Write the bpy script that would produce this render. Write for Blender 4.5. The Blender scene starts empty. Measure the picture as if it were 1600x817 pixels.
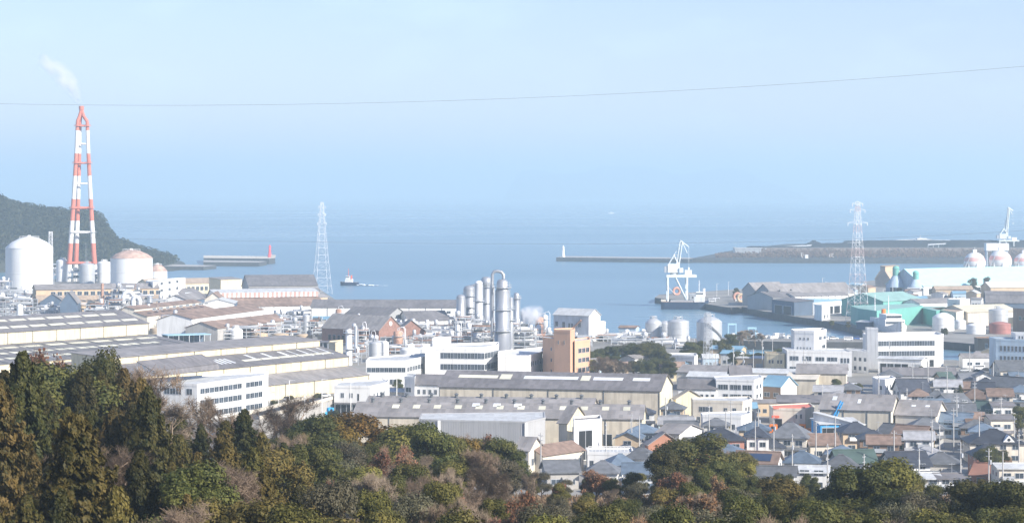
import bpy, bmesh, math, random
from mathutils import Vector, Matrix, noise as mnoise
R = math.radians
random.seed(7)
scene = bpy.context.scene
C = bpy.context.collection
# ---------------------------------------------------------------- camera, sky, sun, exposure
F = 3609.0            # focal length in pixels of the 1600 px wide photograph
HZ = 298.0            # image row of the horizon
CAMZ = 72.0           # camera height above the water
LZ = 2.0              # height of the quays and the town
SEA = -1.6            # low tide
cam_data = bpy.data.cameras.new('camera')
cam = bpy.data.objects.new('camera', cam_data); C.objects.link(cam)
cam.location = (0, 0, CAMZ); cam.rotation_euler = (R(90), 0, 0)
cam_data.sensor_width = 36; cam_data.lens = 36*F/1600
cam_data.shift_y = -(408.5-HZ)/1600
cam_data.clip_start = 1; cam_data.clip_end = 120000
scene.camera = cam
SUN_AZ = 128          # degrees clockwise from the viewing direction
SUN_EL = 30
world = bpy.data.worlds.new('World'); scene.world = world; world.use_nodes = True
wn = world.node_tree; wn.nodes.clear()
w_out = wn.nodes.new('ShaderNodeOutputWorld'); w_bg = wn.nodes.new('ShaderNodeBackground')
w_sky = wn.nodes.new('ShaderNodeTexSky'); w_sky.sky_type = 'NISHITA'; w_sky.sun_disc = False
w_sky.sun_elevation = R(SUN_EL); w_sky.sun_rotation = R(SUN_AZ)
w_sky.altitude = 50; w_sky.air_density = 1.0; w_sky.dust_density = 0.4; w_sky.ozone_density = 4.0
w_bg.inputs['Strength'].default_value = 0.115
# thin high cloud, a little whiter than the air
w_tc = wn.nodes.new('ShaderNodeTexCoord'); w_map = wn.nodes.new('ShaderNodeMapping')
w_map.inputs['Scale'].default_value = (9, 9, 26)
w_no = wn.nodes.new('ShaderNodeTexNoise'); w_no.inputs['Scale'].default_value = 1.6; w_no.inputs['Detail'].default_value = 5
w_rm = wn.nodes.new('ShaderNodeMapRange'); w_rm.inputs[1].default_value = .5; w_rm.inputs[2].default_value = .8
w_rm.inputs[3].default_value = 0; w_rm.inputs[4].default_value = .3
w_mix = wn.nodes.new('ShaderNodeMix'); w_mix.data_type = 'RGBA'; w_mix.inputs[7].default_value = (5.6, 6.9, 8.4, 1)
wn.links.new(w_tc.outputs['Generated'], w_map.inputs[0]); wn.links.new(w_map.outputs[0], w_no.inputs['Vector'])
wn.links.new(w_no.outputs[0], w_rm.inputs[0]); wn.links.new(w_rm.outputs[0], w_mix.inputs[0])
w_tint = wn.nodes.new('ShaderNodeMix'); w_tint.data_type = 'RGBA'; w_tint.blend_type = 'MULTIPLY'; w_tint.inputs[0].default_value = 1
w_tint.inputs[7].default_value = (.88, .775, .91, 1); wn.links.new(w_sky.outputs[0], w_tint.inputs[6])
wn.links.new(w_tint.outputs[2], w_mix.inputs[6]); wn.links.new(w_mix.outputs[2], w_bg.inputs['Color'])
wn.links.new(w_bg.outputs[0], w_out.inputs['Surface'])
sun_data = bpy.data.lights.new('sun', 'SUN'); sun_data.energy = 5.0; sun_data.angle = R(0.53); sun_data.color = (1, .94, .84)
sun = bpy.data.objects.new('sun', sun_data); C.objects.link(sun)
_sd = Vector((math.sin(R(SUN_AZ))*math.cos(R(SUN_EL)), math.cos(R(SUN_AZ))*math.cos(R(SUN_EL)), math.sin(R(SUN_EL))))
sun.rotation_euler = _sd.to_track_quat('Z', 'Y').to_euler()
vs = scene.view_settings; vs.view_transform = 'Standard'; vs.look = 'None'; vs.gamma = 1; vs.use_curve_mapping = False
vs.exposure = 0.78
cy = scene.cycles
cy.max_bounces = 9; cy.diffuse_bounces = 2; cy.glossy_bounces = 2; cy.transmission_bounces = 2; cy.transparent_max_bounces = 24
cy.volume_bounces = 8; cy.use_denoising = True; cy.caustics_reflective = False; cy.caustics_refractive = False
# ---------------------------------------------------------------- helpers
def P(px, py, z=LZ):
    Y = F*(CAMZ-z)/(py-HZ)
    return Vector(((px-800)/F*Y, Y, z))
def to_px(v): return 800+v[0]/v[1]*F, HZ+(CAMZ-v[2])/v[1]*F
class MB:
    def __init__(s): s.v = []; s.f = []; s.m = []; s.sm = []
    def add(s, vs, fs, m=0, smooth=False):
        o = len(s.v); s.v += [tuple(q) for q in vs]
        for f in fs: s.f.append([i+o for i in f]); s.m.append(m); s.sm.append(smooth)
        return s
    def box(s, x0, x1, y0, y1, z0, z1, m=0):
        vs = [(x0,y0,z0),(x1,y0,z0),(x1,y1,z0),(x0,y1,z0),(x0,y0,z1),(x1,y0,z1),(x1,y1,z1),(x0,y1,z1)]
        return s.add(vs, [(0,3,2,1),(4,5,6,7),(0,1,5,4),(1,2,6,5),(2,3,7,6),(3,0,4,7)], m)
    def prism(s, poly, z0, z1, m=0, cap=None):
        n = len(poly)
        a = sum(poly[i][0]*poly[(i+1)%n][1]-poly[(i+1)%n][0]*poly[i][1] for i in range(n))
        if a < 0: poly = poly[::-1]
        vs = [(x,y,z0) for x,y in poly]+[(x,y,z1) for x,y in poly]
        s.add(vs, [(i,(i+1)%n,n+(i+1)%n,n+i) for i in range(n)], m)
        return s.add(vs, [tuple(range(n-1,-1,-1)), tuple(range(n,2*n))], m if cap is None else cap)
    def xprism(s, poly, x0, x1, m=0, endm=None):
        n = len(poly)
        a = sum(poly[i][0]*poly[(i+1)%n][1]-poly[(i+1)%n][0]*poly[i][1] for i in range(n))
        if a < 0: poly = poly[::-1]
        vs = [(x0,y,z) for y,z in poly]+[(x1,y,z) for y,z in poly]
        s.add(vs, [(i,(i+1)%n,n+(i+1)%n,n+i) for i in range(n)], m)
        return s.add(vs, [tuple(range(n-1,-1,-1)), tuple(range(n,2*n))], m if endm is None else endm)
    def cyl(s, p0, p1, r0, r1=None, n=8, m=0, caps=True):
        r1 = r0 if r1 is None else r1
        p0 = Vector(p0); p1 = Vector(p1); d = (p1-p0).normalized()
        a = d.orthogonal().normalized(); b = d.cross(a)
        ring = lambda p, r: [p+(a*math.cos(2*math.pi*i/n)+b*math.sin(2*math.pi*i/n))*r for i in range(n)]
        A = ring(p0, r0); B = ring(p1, r1)
        s.add(A+B, [(i,(i+1)%n,n+(i+1)%n,n+i) for i in range(n)], m, n > 5)
        if caps: s.add(A, [tuple(range(n-1,-1,-1))], m); s.add(B, [tuple(range(n))], m)
        return s
    def tube(s, pts, r, n=6, m=0):
        pts = [Vector(p) for p in pts]
        prev = None; rings = []
        for i, p in enumerate(pts):
            d = ((pts[i+1] if i+1 < len(pts) else p)-(pts[i-1] if i else p)).normalized()
            if prev is None: a = d.orthogonal().normalized()
            else: a = (prev-d*prev.dot(d)).normalized()
            prev = a; b = d.cross(a)
            rr = r[i] if isinstance(r, (list, tuple)) else r
            rings.append([p+(a*math.cos(2*math.pi*k/n)+b*math.sin(2*math.pi*k/n))*rr for k in range(n)])
        vs = [q for rg in rings for q in rg]; fs = []
        for i in range(len(pts)-1):
            for k in range(n): fs.append((i*n+k, i*n+(k+1)%n, (i+1)*n+(k+1)%n, (i+1)*n+k))
        s.add(vs, fs, m, n > 4)
        s.add(rings[0], [tuple(range(n-1,-1,-1))], m); s.add(rings[-1], [tuple(range(n))], m)
        return s
    def lathe(s, prof, n=20, c=(0,0,0), m=0, smooth=True):
        vs = []; fs = []
        for r, z in prof:
            for k in range(n): vs.append((c[0]+r*math.cos(2*math.pi*k/n), c[1]+r*math.sin(2*math.pi*k/n), c[2]+z))
        for i in range(len(prof)-1):
            for k in range(n): fs.append((i*n+k, i*n+(k+1)%n, (i+1)*n+(k+1)%n, (i+1)*n+k))
        s.add(vs, fs, m, smooth)
        return s
    def build(s, name, mats, parent=None, loc=None, rz=0):
        me = s.mesh(name, mats); return obj(name, me, parent, loc, rz)
    def mesh(s, name, mats):
        me = bpy.data.meshes.new(name); me.from_pydata(s.v, [], s.f)
        for mt in (mats if isinstance(mats, (list, tuple)) else [mats]): me.materials.append(mt)
        me.polygons.foreach_set('material_index', s.m); me.polygons.foreach_set('use_smooth', s.sm)
        me.update(); return me
LAST = [None]
def obj(name, me, parent=None, loc=None, rz=0, scale=None):
    o = bpy.data.objects.new(name, me); C.objects.link(o); LAST[0] = o
    if parent: o.parent = parent
    if loc is not None: o.location = loc
    if rz: o.rotation_euler = (0, 0, rz)
    if scale: o.scale = scale
    return o
THINGS = []
def tag(o, label, cat, group=None, kind=None):
    o['label'] = label
    if cat: o['category'] = cat
    if group: o['group'] = group
    if kind: o['kind'] = kind
    THINGS.append(o); return o
def thing(name, label, cat, loc, rz=0, group=None):
    return tag(obj(name, None, None, loc, rz), label, cat, group)
def copy_tree(o, parent=None):
    c = o.copy(); C.objects.link(c); c.parent = parent
    for ch in o.children: copy_tree(ch, c)
    return c
def place_copy(root, label, loc, rz=0, sc=None):
    c = copy_tree(root); c['label'] = label; c.location = loc; c.rotation_euler = (0, 0, rz)
    if sc: c.scale = sc if isinstance(sc, (tuple, list)) else (sc, sc, sc)
    THINGS.append(c); return c
# ---------------------------------------------------------------- materials
MATS = {}
def M(name, col=None, rough=.75, var=.12, scale=.25, streak=0.0, metal=0.0, spec=.3, dirt=(.16,.13,.1), rand=0.0, sheet=None, sv=.1):
    if name in MATS: return MATS[name]
    m = bpy.data.materials.new(name); m.use_nodes = True; MATS[name] = m
    nt = m.node_tree; b = nt.nodes['Principled BSDF']
    b.inputs['Roughness'].default_value = rough; b.inputs['Metallic'].default_value = metal
    b.inputs['Specular IOR Level'].default_value = spec
    geo = nt.nodes.new('ShaderNodeNewGeometry')
    no = nt.nodes.new('ShaderNodeTexNoise'); no.inputs['Scale'].default_value = scale; no.inputs['Detail'].default_value = 4
    nt.links.new(geo.outputs['Position'], no.inputs['Vector'])
    mr = nt.nodes.new('ShaderNodeMapRange'); mr.inputs[1].default_value = .3; mr.inputs[2].default_value = .7
    mr.inputs[3].default_value = 1-var; mr.inputs[4].default_value = 1+var
    nt.links.new(no.outputs[0], mr.inputs[0])
    hsv = nt.nodes.new('ShaderNodeHueSaturation'); hsv.inputs['Color'].default_value = (*col, 1)
    val = mr.outputs[0]
    if rand:
        oi = nt.nodes.new('ShaderNodeObjectInfo'); r2 = nt.nodes.new('ShaderNodeMapRange')
        r2.inputs[3].default_value = 1-rand; r2.inputs[4].default_value = 1+rand
        nt.links.new(oi.outputs['Random'], r2.inputs[0])
        mu = nt.nodes.new('ShaderNodeMath'); mu.operation = 'MULTIPLY'
        nt.links.new(val, mu.inputs[0]); nt.links.new(r2.outputs[0], mu.inputs[1]); val = mu.outputs[0]
    if sheet:                                    # single sheets or boards differ a little in tone
        tc = nt.nodes.new('ShaderNodeTexCoord'); mp0 = nt.nodes.new('ShaderNodeMapping'); mp0.inputs['Scale'].default_value = [1/q for q in sheet]
        fl = nt.nodes.new('ShaderNodeVectorMath'); fl.operation = 'FLOOR'; wn0 = nt.nodes.new('ShaderNodeTexWhiteNoise')
        nt.links.new(tc.outputs['Object'], mp0.inputs[0]); nt.links.new(mp0.outputs[0], fl.inputs[0]); nt.links.new(fl.outputs[0], wn0.inputs['Vector'])
        r0 = nt.nodes.new('ShaderNodeMapRange'); r0.inputs[3].default_value = 1-sv; r0.inputs[4].default_value = 1+sv; nt.links.new(wn0.outputs['Value'], r0.inputs[0])
        mu0 = nt.nodes.new('ShaderNodeMath'); mu0.operation = 'MULTIPLY'; nt.links.new(val, mu0.inputs[0]); nt.links.new(r0.outputs[0], mu0.inputs[1]); val = mu0.outputs[0]
    nt.links.new(val, hsv.inputs['Value'])
    out = hsv.outputs[0]
    if streak:
        mp = nt.nodes.new('ShaderNodeMapping'); mp.inputs['Scale'].default_value = (1.3, 1.3, .12)
        nt.links.new(geo.outputs['Position'], mp.inputs[0])
        n2 = nt.nodes.new('ShaderNodeTexNoise'); n2.inputs['Scale'].default_value = .8; n2.inputs['Detail'].default_value = 5
        nt.links.new(mp.outputs[0], n2.inputs['Vector'])
        m2 = nt.nodes.new('ShaderNodeMapRange'); m2.inputs[1].default_value = .5; m2.inputs[2].default_value = .78
        m2.inputs[3].default_value = 0; m2.inputs[4].default_value = streak
        nt.links.new(n2.outputs[0], m2.inputs[0])
        mx = nt.nodes.new('ShaderNodeMix'); mx.data_type = 'RGBA'; mx.inputs[7].default_value = (*dirt, 1)
        nt.links.new(m2.outputs[0], mx.inputs[0]); nt.links.new(out, mx.inputs[6]); out = mx.outputs[2]
    nt.links.new(out, b.inputs['Base Color'])
    return m
def leaf_mat(name, c1, c2, rough=.6, trans=.25):
    m = bpy.data.materials.new(name); m.use_nodes = True; nt = m.node_tree; b = nt.nodes['Principled BSDF']
    b.inputs['Roughness'].default_value = rough; b.inputs['Specular IOR Level'].default_value = .2
    geo = nt.nodes.new('ShaderNodeNewGeometry'); oi = nt.nodes.new('ShaderNodeObjectInfo')
    cr = nt.nodes.new('ShaderNodeMix'); cr.data_type = 'RGBA'; cr.inputs[6].default_value = (*c1, 1); cr.inputs[7].default_value = (*c2, 1)
    no = nt.nodes.new('ShaderNodeTexNoise'); no.inputs['Scale'].default_value = .55; no.inputs['Detail'].default_value = 3
    nt.links.new(geo.outputs['Position'], no.inputs['Vector'])
    ad = nt.nodes.new('ShaderNodeMath'); ad.operation = 'MULTIPLY_ADD'; ad.inputs[1].default_value = .55
    nt.links.new(geo.outputs['Random Per Island'], ad.inputs[0])
    s2 = nt.nodes.new('ShaderNodeMapRange'); s2.inputs[1].default_value = .35; s2.inputs[2].default_value = .68; s2.inputs[3].default_value = -.1; s2.inputs[4].default_value = .55
    nt.links.new(no.outputs[0], s2.inputs[0]); nt.links.new(s2.outputs[0], ad.inputs[2])
    nt.links.new(ad.outputs[0], cr.inputs[0])
    h = nt.nodes.new('ShaderNodeHueSaturation')
    r2 = nt.nodes.new('ShaderNodeMapRange'); r2.inputs[3].default_value = .7; r2.inputs[4].default_value = 1.3
    nt.links.new(oi.outputs['Random'], r2.inputs[0]); nt.links.new(r2.outputs[0], h.inputs['Value'])
    r3 = nt.nodes.new('ShaderNodeMapRange'); r3.inputs[3].default_value = .475; r3.inputs[4].default_value = .515
    m3 = nt.nodes.new('ShaderNodeMath'); m3.operation = 'FRACT'; m4 = nt.nodes.new('ShaderNodeMath'); m4.operation = 'MULTIPLY'; m4.inputs[1].default_value = 7.3
    nt.links.new(oi.outputs['Random'], m4.inputs[0]); nt.links.new(m4.outputs[0], m3.inputs[0]); nt.links.new(m3.outputs[0], r3.inputs[0]); nt.links.new(r3.outputs[0], h.inputs['Hue'])
    nt.links.new(cr.outputs[2], h.inputs['Color']); nt.links.new(h.outputs[0], b.inputs['Base Color'])
    if trans:
        tr = nt.nodes.new('ShaderNodeBsdfTranslucent'); nt.links.new(h.outputs[0], tr.inputs['Color'])
        ms = nt.nodes.new('ShaderNodeMixShader'); ms.inputs[0].default_value = trans
        nt.links.new(b.outputs[0], ms.inputs[1]); nt.links.new(tr.outputs[0], ms.inputs[2])
        nt.links.new(ms.outputs[0], nt.nodes['Material Output'].inputs['Surface'])
    MATS[name] = m; return m
white = M('white_paint', (.8,.79,.76), streak=.34, var=.05)
white2 = M('white_plaster', (.72,.71,.68), streak=.42, var=.07)
cream = M('cream_sheet_wall', (.72,.62,.42), streak=.4, var=.1, sheet=(1.3,60,2.6), sv=.06)
beige = M('beige_board_wall', (.54,.48,.38), streak=.5, var=.12, sheet=(.9,60,2.2), sv=.1)
tanwall = M('tan_wall', (.56,.43,.29), streak=.2)
palebeige = M('pale_beige_wall', (.66,.6,.5), streak=.35)
orangew = M('orange_tan_render', (.66,.40,.26), streak=.12, var=.05)
brick = M('red_brick', (.29,.165,.13), var=.2, scale=1.2)
greyw = M('grey_sheet_wall', (.4,.4,.4), streak=.2, var=.06, sheet=(.8,60,20), sv=.05)
concrete = M('concrete', (.42,.40,.37), streak=.3, var=.12)
darkw = M('dark_wall', (.1,.09,.09))
brownw = M('brown_wall', (.24,.16,.11), streak=.2)
pinkw = M('dull_red_wall', (.45,.2,.14), streak=.2)
bluew = M('pale_blue_wall', (.42,.53,.62), streak=.2)
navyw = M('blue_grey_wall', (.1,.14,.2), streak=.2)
tealw = M('teal_sheet_wall', (.16,.42,.36), streak=.12, var=.06)
tealr = M('teal_sheet_roof', (.28,.45,.41), streak=.15)
slate = M('slate_grey_roof', (.17,.16,.165), var=.2, scale=.12, streak=.35, dirt=(.27,.24,.21), sheet=(1.1,2.4,2.4), sv=.16)
slate2 = M('weathered_grey_roof', (.25,.235,.23), var=.2, scale=.1, streak=.45, dirt=(.36,.3,.24), sheet=(1.1,2.4,2.4), sv=.18)
brownr = M('rusty_brown_roof', (.26,.18,.14), var=.3, scale=.15, streak=.4, dirt=(.36,.27,.2), sheet=(1.1,2.4,2.4), sv=.22)
tanr = M('tan_roof', (.44,.34,.25), var=.15, scale=.1, sheet=(1.1,2.4,2.4), sv=.1)
paler = M('pale_sheet_roof', (.52,.53,.53), streak=.3, sheet=(1.2,3,3), sv=.09)
bluer = M('blue_sheet_roof', (.19,.34,.45), var=.1)
ltblue = M('light_blue_steel', (.35,.55,.66))
cyanr = M('pale_cyan_roof', (.46,.74,.73), var=.06)
tile_dark = M('dark_roof_tile', (.055,.06,.075), var=.25, scale=.8, rough=.5, rand=.25)
tile_grey = M('grey_roof_tile', (.15,.155,.165), var=.22, scale=.7, rough=.55, rand=.3)
tile_light = M('light_grey_roof_tile', (.3,.3,.31), var=.2, scale=.7, rand=.2)
tile_brown = M('brown_roof_tile', (.2,.14,.11), var=.25, scale=.7, rand=.25)
tile_blue = M('blue_grey_roof_tile', (.13,.17,.22), var=.2, scale=.7, rough=.5, rand=.2)
tile_green = M('green_roof', (.08,.12,.105), var=.2)
tile_red = M('red_roof_tile', (.28,.14,.1), var=.2)
skyl = M('skylight_panel', (.68,.66,.52), rough=.5, rand=.12)
skylw = M('clear_skylight_panel', (.72,.75,.76), rough=.4, rand=.1)
steel = M('stainless_steel', (.42,.43,.45), rough=.42, metal=.5, var=.1)
galv = M('galvanised_steel', (.5,.52,.54), rough=.5, metal=.3)
pipew = M('white_pipe_lagging', (.72,.72,.72), rough=.5, var=.1, rand=.25)
rustp = M('rusty_pipework', (.42,.25,.18), var=.3, scale=.8, rand=.2)
darksteel = M('dark_steel', (.12,.13,.14), rough=.6)
redpaint = M('red_paint', (.72,.14,.08), var=.08)
fadedred = M('faded_red_paint', (.66,.22,.16), var=.15)
tankw = M('tank_white', (.8,.8,.78), rough=.5, streak=.12, var=.03)
tankg = M('tank_silver', (.55,.56,.57), rough=.45, metal=.35, streak=.15, var=.06)
tanktop = M('tank_rust_top', (.5,.34,.27), var=.3, scale=.3)
orange = M('orange_paint', (.85,.22,.03), var=.05)
bluep = M('bright_blue_paint', (.05,.35,.68), var=.05)
navy = M('navy_hull', (.03,.05,.1), rough=.5)
rubber = M('black_rubber', (.02,.02,.02), rough=.8)
glass = M('window_glass', (.05,.065,.085), rough=.12, spec=.5, var=.1, rand=.35)
glassd = M('dark_opening', (.02,.022,.025), rough=.5)
polem = M('pole_concrete', (.46,.45,.43), var=.08)
woodm = M('bark', (.12,.09,.07), var=.2, scale=2)
coal = M('coal', (.022,.022,.026), rough=.9, var=.2)
stone = M('quay_stone', (.075,.073,.072), var=.3, scale=.3, streak=.3, dirt=(.06,.06,.06))
ground_m = M('town_ground', (.27,.255,.23), var=.3, scale=.04)
asphalt = M('asphalt', (.1,.1,.1), var=.15, scale=.2)
earth_m = M('slope_earth', (.2,.145,.09), var=.35, scale=.15, dirt=(.08,.08,.04), streak=.4)
hill_m = M('far_hill_soil', (.06,.06,.045), var=.2, scale=.02)
# ---------------------------------------------------------------- sea
def sea_material():
    m = bpy.data.materials.new('sea_water'); m.use_nodes = True; nt = m.node_tree; b = nt.nodes['Principled BSDF']
    b.inputs['Base Color'].default_value = (.12, .22, .29, 1); b.inputs['IOR'].default_value = 1.33
    b.inputs['Specular IOR Level'].default_value = .5
    geo = nt.nodes.new('ShaderNodeNewGeometry')
    mp = nt.nodes.new('ShaderNodeMapping'); mp.inputs['Scale'].default_value = (.0009, .0016, 1)
    nt.links.new(geo.outputs['Position'], mp.inputs[0])
    n = nt.nodes.new('ShaderNodeTexNoise'); n.inputs['Scale'].default_value = 1; n.inputs['Detail'].default_value = 5; n.inputs['Distortion'].default_value = .6
    nt.links.new(mp.outputs[0], n.inputs['Vector'])
    mr = nt.nodes.new('ShaderNodeMapRange'); mr.inputs[1].default_value = .35; mr.inputs[2].default_value = .7
    mr.inputs[3].default_value = .25; mr.inputs[4].default_value = .36
    nt.links.new(n.outputs[0], mr.inputs[0]); nt.links.new(mr.outputs[0], b.inputs['Roughness'])
    n2 = nt.nodes.new('ShaderNodeTexNoise'); n2.inputs['Scale'].default_value = .22; n2.inputs['Detail'].default_value = 3
    mp2 = nt.nodes.new('ShaderNodeMapping'); mp2.inputs['Scale'].default_value = (.5, 1, 1)
    nt.links.new(geo.outputs['Position'], mp2.inputs[0]); nt.links.new(mp2.outputs[0], n2.inputs['Vector'])
    bp = nt.nodes.new('ShaderNodeBump'); bp.inputs['Distance'].default_value = .5
    mr3 = nt.nodes.new('ShaderNodeMapRange'); mr3.inputs[1].default_value = .35; mr3.inputs[2].default_value = .7; mr3.inputs[3].default_value = .02; mr3.inputs[4].default_value = .07
    nt.links.new(n.outputs[0], mr3.inputs[0]); nt.links.new(mr3.outputs[0], bp.inputs['Strength'])
    nt.links.new(n2.outputs[0], bp.inputs['Height']); nt.links.new(bp.outputs[0], b.inputs['Normal'])
    return m
MB().add([(-45000,300,SEA),(45000,300,SEA),(45000,90000,SEA),(-45000,90000,SEA)], [(0,1,2,3)]).build('sea', sea_material())['kind'] = 'structure'
# ---------------------------------------------------------------- land: quays as solid plates with stone sides
def plate(name, pts, z=LZ, mat=None, side=None, z0=-3.5):
    poly = [(P(x,y,z).x, P(x,y,z).y) for x,y in pts]
    o = MB().prism(poly, z0, z, 1, 0).build(name, [mat or ground_m, side or stone])
    o['kind'] = 'structure'; return o
plate('ground', [(-420,640),(-420,436),(232,436),(355,434),(380,438),(500,452),(530,472),(528,482),(700,490),(735,505),(850,512),(868,521),(945,524),(1030,526),(1128,530),(1136,552),(1240,562),(1490,562),(1500,563),(2100,563),(2100,1000),(-600,1000)])
plate('quay', [(1023,465),(1055,468),(1100,474),(1142,481),(1160,479),(1182,484),(1215,490),(1240,494),(1300,503),(1345,513),(1352,524),(1430,527),(1470,533),(1560,540),(1600,546),(2200,548),(2200,425),(1480,427),(1380,436),(1310,445),(1150,452),(1030,460)])
plate('breakwater', [(1127,531),(1240,534),(1356,534),(1430,539),(1425,532),(1355,528),(1240,529),(1127,527)], z=2.5)
plate('coal_ground', [(1078,404),(1600,406),(2000,407),(2000,380),(1230,381),(1150,390),(1105,399)], z=2.6, mat=M('coal_dust_ground', (.07,.068,.066), var=.3, scale=.02))
tag(MB().prism([(P(x,y,2.6).x, P(x,y,2.6).y) for x,y in [(869,402),(1082,404.5),(1084,402.5),(880,400)]], -3.5, 2.6, 1, 0).build('breakwater', [concrete, stone]), 'long low stone breakwater running from the white lighthouse to the coal yard', 'breakwater')
tag(MB().prism([(P(x,y,4).x, P(x,y,4).y) for x,y in [(318,403),(420,404),(430,403),(430,400.5),(318,399)]], -3.5, 4, 1, 0).build('breakwater', [palebeige, stone]), 'pale stone breakwater with the red lighthouse at its end', 'breakwater')
tag(MB().prism([(P(x,y,2.2).x, P(x,y,2.2).y) for x,y in [(318,409.5),(405,410),(417,408),(318,406.5)]], -3.5, 2.2, 1, 0).build('breakwater', [concrete, stone]), 'grey rubble breakwater lying in front of the red lighthouse', 'breakwater')
tag(MB().prism([(P(x,y,1.6).x, P(x,y,1.6).y) for x,y in [(232,416),(318,416.5),(338,414.5),(232,412)]], -3.5, 1.6, 1, 0).build('jetty', [concrete, stone]), 'low jetty below the wooded headland', 'jetty')
# ---------------------------------------------------------------- near hillside
def TH(x, Y):
    t = [(-60,74),(0,70.2),(20,66),(60,54),(100,47.5),(200,39),(300,30.5),(400,19),(460,7),(500,2),(530,.5)]
    z = t[-1][1]
    for (a,za),(b,zb) in zip(t, t[1:]):
        if a <= Y <= b: z = za+(zb-za)*(Y-a)/(b-a); break
    px = 800+x/max(Y,20)*F
    l = max(0, min(1, (520-px)/480)); l = l*l*(3-2*l)
    w = max(0, min(1, (Y-40)/60))*max(0, min(1, (400-Y)/140))
    z += 4.5*l*max(0, min(1, (Y-140)/60))*max(0, min(1, (400-Y)/140))
    r = max(0, min(1, (px-900)/500)); z -= 3.5*r*w
    z += 1.2*mnoise.noise(Vector((x*.05, Y*.05, 3.1)))*w
    return z
def grid_mesh(name, xs, ys, zf, mat):
    v = [(x*sx(y) if False else x, y, zf(x,y)) for y in ys for x in xs]
    n = len(xs)
    f = [(j*n+i, j*n+i+1, (j+1)*n+i+1, (j+1)*n+i) for j in range(len(ys)-1) for i in range(n-1)]
    me = bpy.data.meshes.new(name); me.from_pydata(v, [], f); me.materials.append(mat)
    me.polygons.foreach_set('use_smooth', [True]*len(f)); me.update(); return obj(name, me)
hs = grid_mesh('hillside', [-160+4*i for i in range(81)], [-40+6*i for i in range(96)], TH, earth_m); hs['kind'] = 'structure'
# ---------------------------------------------------------------- far headland, islands
HR = [(-60,300),(0,313),(40,326),(70,333),(100,336),(143,336),(165,361),(200,377),(240,392),(290,403),(322,411),(335,416)]
def head_z(x, Y):
    px = 800+x/Y*F; zc = 0
    for (a,ya),(b,yb) in zip(HR, HR[1:]):
        if a <= px <= b:
            yy = ya+(yb-ya)*(px-a)/(b-a); zc = CAMZ-(yy-HZ)*2250/F-(5 if px < 160 else 8); break
    else: zc = 66 if px < -60 else -5
    t = (Y-2250)/(260 if Y > 2250 else 170)
    if abs(t) > 1: return -4
    return -4+(zc+4)*(1-t*t)**.8
xs = [-720+12*i for i in range(42)]; ys = [2060+15*i for i in range(31)]
hd = grid_mesh('headland', xs, ys, head_z, hill_m); hd['kind'] = 'structure'
def far_island(pts, Y, dep):
    v = []; f = []
    n = len(pts)
    for k, s in enumerate((-1, -.5, 0, .6, 1)):
        for x, y in pts:
            zc = CAMZ+(HZ-y)*Y/F; v.append(((x-800)/F*Y, Y+s*dep, -2+(zc+2)*(1-s*s)))
    for j in range(4):
        for i in range(n-1): f.append((j*n+i, j*n+i+1, (j+1)*n+i+1, (j+1)*n+i))
    me = bpy.data.meshes.new('island'); me.from_pydata(v, [], f); me.materials.append(hill_m)
    me.polygons.foreach_set('use_smooth', [True]*len(f)); o = obj('island', me); o['kind'] = 'structure'
ISLY = 20000
far_island([(786,316),(795,296),(806,276),(818,267),(830,265),(850,268),(868,272),(890,272),(912,270),(930,262),(948,259),(965,261),(985,260),(1003,259),(1020,262),(1040,268),(1050,272),(1075,272),(1100,268),(1120,264),(1140,263),(1158,266),(1175,272),(1190,282),(1215,290),(1240,300),(1255,316)], ISLY, 900)
# ---------------------------------------------------------------- shared small meshes
def _win_mesh(name, fm, gm, bars=1):
    b = MB()                                     # unit window: x -.5...5, z 0..1, outward -y
    b.box(-.5,.5,-.06,.02,0,.07,0).box(-.5,.5,-.06,.02,.93,1,0).box(-.5,-.46,-.06,.02,.07,.93,0).box(.46,.5,-.06,.02,.07,.93,0)
    for i in range(bars):
        x = -.5+(i+1)/(bars+1); b.box(x-.02,x+.02,-.05,.02,.07,.93,0)
    b.box(-.46,.46,-.015,.015,.07,.93,1)
    return b.mesh(name, [fm, gm])
WIN = _win_mesh('window', galv, glass); WIN3 = _win_mesh('window', white, glass, 3)
DOOR = MB().box(-.5,.5,-.05,.02,0,1,0).box(-.44,.44,-.07,-.05,.03,.95,1).mesh('door', [galv, greyw])
DARKDOOR = MB().box(-.5,.5,-.05,.02,0,1,0).box(-.47,.47,-.06,-.05,.0,.96,1).mesh('door', [galv, glassd])
SKYL = MB().box(0,1,0,1,0,1).mesh('skylight', [skyl]); SKYLW = MB().box(0,1,0,1,0,1).mesh('skylight', [skylw])
VENT = MB().cyl((0,0,-.3),(0,0,.9),.45,.45,8).cyl((0,0,.9),(0,0,1.35),.8,.15,8).mesh('ventilator', [darksteel])
PIPE = MB().box(-.11,.11,-.16,.0,0,1).mesh('downpipe', [darksteel])
COND = MB().box(-.5,.5,-.35,.35,0,.9,0).cyl((0,-.36,.45),(0,-.38,.45),.34,.34,10,1).mesh('air_conditioner', [white, darksteel])
def put(mesh, name, root, loc, rz=0, scale=(1,1,1), rx=0):
    o = bpy.data.objects.new(name, mesh); C.objects.link(o); o.parent = root
    o.location = loc; o.rotation_euler = (rx, 0, rz); o.scale = scale; return o
def edge(e, h):
    p0 = P(e[0], e[1], LZ+h); p1 = P(e[2], e[3], LZ+h); p0.z = p1.z = LZ
    d = p1-p0; return p0, d.length, math.atan2(d.y, d.x)
OCC = set()
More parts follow.
